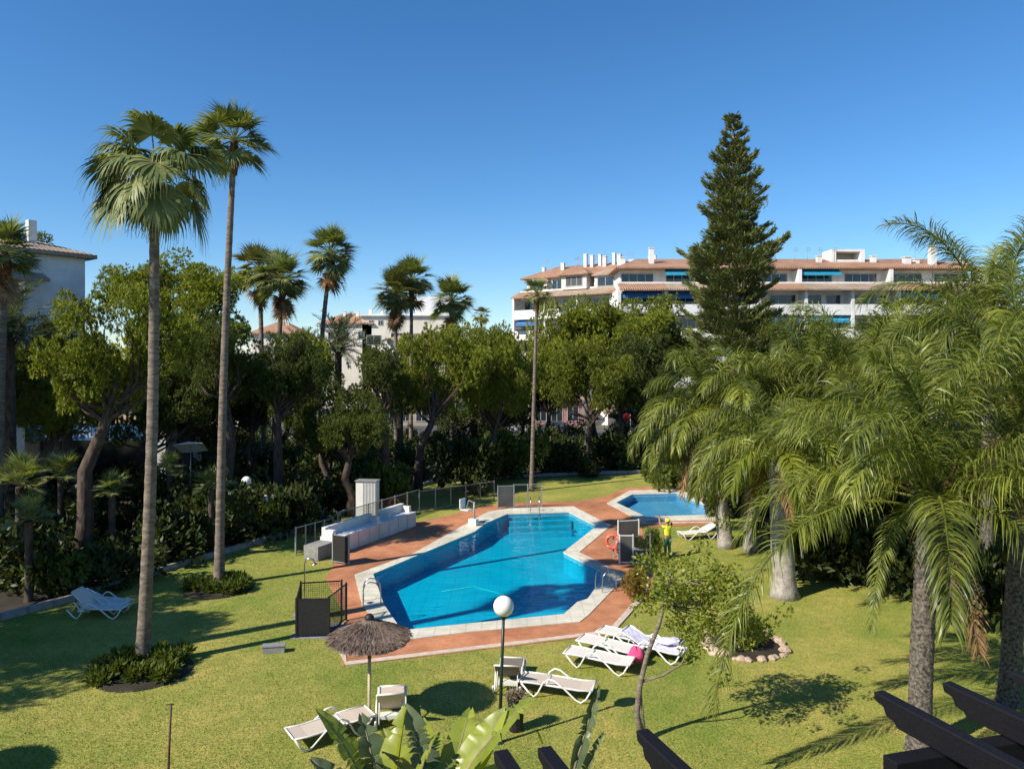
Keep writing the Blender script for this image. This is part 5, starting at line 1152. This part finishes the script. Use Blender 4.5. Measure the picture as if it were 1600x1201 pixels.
# ------------------------------------------------------------------ person
def person():
    a = at(1043, 872); t = thing('person', 'person in yellow shirt and green trousers reaching up into a bush by the shallow pool', 'person', (a[0], a[1], .004), R(200))
    # body as one surface: pelvis root, spine, neck, head, arms up, legs
    J = [((0, 0, .95), (.14, .10)), ((0, 0, 1.12), (.13, .09)), ((0, .01, 1.32), (.15, .10)), ((0, .01, 1.43), (.10, .08)), ((0, 0, 1.50), (.052, .052)), ((0, -.01, 1.58), (.075, .08)), ((0, -.02, 1.68), (.075, .085)),
         ((.17, 0, 1.39), (.055, .05)), ((.28, -.16, 1.52), (.045, .042)), ((.2, -.36, 1.72), (.034, .032)), ((.17, -.43, 1.79), (.036, .022)),
         ((-.17, 0, 1.39), (.055, .05)), ((-.30, -.14, 1.5), (.045, .042)), ((-.22, -.33, 1.7), (.034, .032)), ((-.19, -.40, 1.77), (.036, .022)),
         ((.09, 0, .86), (.085, .085)), ((.10, -.02, .48), (.058, .058)), ((.11, .02, .10), (.042, .042)), ((.12, -.13, .045), (.04, .03)),
         ((-.09, 0, .86), (.085, .085)), ((-.11, -.04, .48), (.058, .058)), ((-.13, 0, .10), (.042, .042)), ((-.14, -.15, .045), (.04, .03))]
    E = [(0, 1), (1, 2), (2, 3), (3, 4), (4, 5), (5, 6), (3, 7), (7, 8), (8, 9), (9, 10), (3, 11), (11, 12), (12, 13), (13, 14), (0, 15), (15, 16), (16, 17), (17, 18), (0, 19), (19, 20), (20, 21), (21, 22)]
    def grow(name, idx, grow_, m, cutv=None):
        mp = {j: k for k, j in enumerate(idx)}; me = bpy.data.meshes.new(name)
        P = [list(J[j][0]) for j in idx]
        if cutv:
            for j, p in cutv.items(): P[mp[j]] = p
        me.from_pydata(P, [(mp[a_], mp[b_]) for a_, b_ in E if a_ in mp and b_ in mp], []); me.materials.append(m); o = link(name, me, t)
        bpy.context.view_layer.objects.active = o
        o.modifiers.new('skin', 'SKIN').use_smooth_shade = True
        sv = me.skin_vertices[0].data if len(me.skin_vertices) else None
        if sv:
            for k, j in enumerate(idx): sv[k].radius = tuple(x * grow_ + .004 for x in J[j][1]); sv[k].use_root = (k == 0)
        s = o.modifiers.new('sub', 'SUBSURF'); s.levels = s.render_levels = 2; return o
    grow('body', list(range(len(J))), 1.0, M_skin)
    grow('shirt', [0, 1, 2, 3, 7, 8, 11, 12], 1.16, M_yellow, {8: [.24, -.10, 1.47], 12: [-.25, -.09, 1.46]})
    grow('trousers', [0, 15, 16, 17, 19, 20, 21], 1.22, M_trouser)
    for s in (-1, 1):
        MB().tube([(s * .12, .03, .02), (s * .13, -.2, .02)], [.05, .045], 8).build('shoe', M_tyre, t, loc=(0, 0, .03))
        for k in range(4):
            MB().tube([(s * (.155 + k * .018), -.42, 1.80), (s * (.152 + k * .018), -.46, 1.85), (s * (.15 + k * .018), -.45, 1.875 + .006 * (k in (1, 2)))], [.009, .008, .006], 5).build('finger', M_skin, t)
        MB().tube([(s * .15, -.41, 1.77), (s * .12, -.44, 1.80), (s * .125, -.46, 1.82)], [.011, .009, .007], 5).build('thumb', M_skin, t)
        MB().lathe([(.0, -.012), (.011, -.006), (.011, .006), (0, .012)], (s * .032, -.105, 1.655), 8).build('eye', M_hair, t)
        MB().lathe([(.0, -.03), (.018, -.01), (.018, .015), (0, .03)], (s * .085, .0, 1.64), 8).build('ear', M_skin, t)
    MB().tube([(0, -.1, 1.655), (0, -.125, 1.615), (0, -.105, 1.605)], [.008, .014, .01], 6).build('nose', M_skin, t); MB().box(-.025, .025, -.108, -.1, 1.575, 1.583).build('mouth', M_red, t)
    MB().lathe([(.102, -.03), (.108, .02), (.095, .07), (.06, .105), (0, .12)], (0, .0, 1.665), 16).build('cap', M_yellow, t)
    MB().add([(-.07, -.09, 1.655), (.07, -.09, 1.655), (.05, -.19, 1.64), (-.05, -.19, 1.64)], [(0, 1, 2, 3)]).build('cap_brim', M_yellow, t)
    MB().lathe([(.09, 0), (.096, .03), (.094, .06)], (0, .012, 1.6), 14).build('hair', M_hair, t)
person()

# ------------------------------------------------------------------ pergolas in front of the balcony
def rafter_mesh(L_, w=.11, h=.2):
    # notched free end at x=0
    pr = [(0, 0), (.02, -.07), (.10, -.085), (.13, -.15), (.20, -.16), (.24, -h), (L_, -h), (L_, 0)]; n = len(pr)
    v = [(a, s * w / 2, z) for s in (-1, 1) for a, z in pr]
    return MB().add(v, [tuple(range(n)), tuple(range(2 * n - 1, n - 1, -1))] + [(i, n + i, n + (i + 1) % n, (i + 1) % n) for i in range(n)]).mesh('rafter', M_black)
rm = rafter_mesh(4.2)
def pergola(label, tips, z, dirv, cross=None):
    a0 = math.atan2(-dirv[1], -dirv[0]); t = thing('pergola', label, 'pergola', (tips[0][0], tips[0][1], 0), 0, 'black timber pergolas'); ox, oy = tips[0]
    for (x, y) in tips:
        o = link('rafter', rm, t, (x - ox, y - oy, z), (0, 0, a0)); m_ = o.modifiers.new('bevel', 'BEVEL'); m_.width = .008; m_.segments = 1
    if cross:
        (x0, y0), (x1, y1) = cross; dx, dy = x1 - x0, y1 - y0; L_ = math.hypot(dx, dy); ang_ = math.atan2(dy, dx)
        MB().box(0, L_, -.07, .07, -.2, 0).build('cross_beam', M_black, t, loc=(x0 - ox, y0 - oy, z - .21), rot=(0, 0, ang_), bevel=.01)
        for f in (.1, .9): MB().box(-.07, .07, -.07, .07, 0, z - .41).build('post', M_black, t, loc=(x0 - ox + dx * f, y0 - oy + dy * f, 0))
    return t
dv = Vector((-.36, 1)).normalized()
def tipat(px, py, z): dd_ = (CAM_H - z) * FPX / (py - YHOR); return (X(px, dd_), dd_)
ZB = 6.0
pergola('black pergola with notched beam ends at the bottom right', [tipat(1372, 1078, ZB), tipat(1478, 1064, ZB), tipat(1585, 1048, ZB)], ZB, dv, (tipat(1390, 1185, ZB - .21), tipat(1850, 1105, ZB - .21)))
pergola('black pergola beam ends at the bottom centre', [tipat(782, 1170, ZB), tipat(850, 1165, ZB), tipat(1003, 1138, ZB)], ZB, dv, ((-1.2, 4.3), (2.0, 5.1)))
t = thing('home_building', 'balcony and wall of the building the view is taken from, below the frame', 'building', (0, 0, 0)); MB().box(-14, 14, -8, 1.5, 7.0, 7.4).build('balcony_slab', M_white, t); MB().box(-14, 14, -8, .9, 0, 7.0).build('wall', M_white, t)
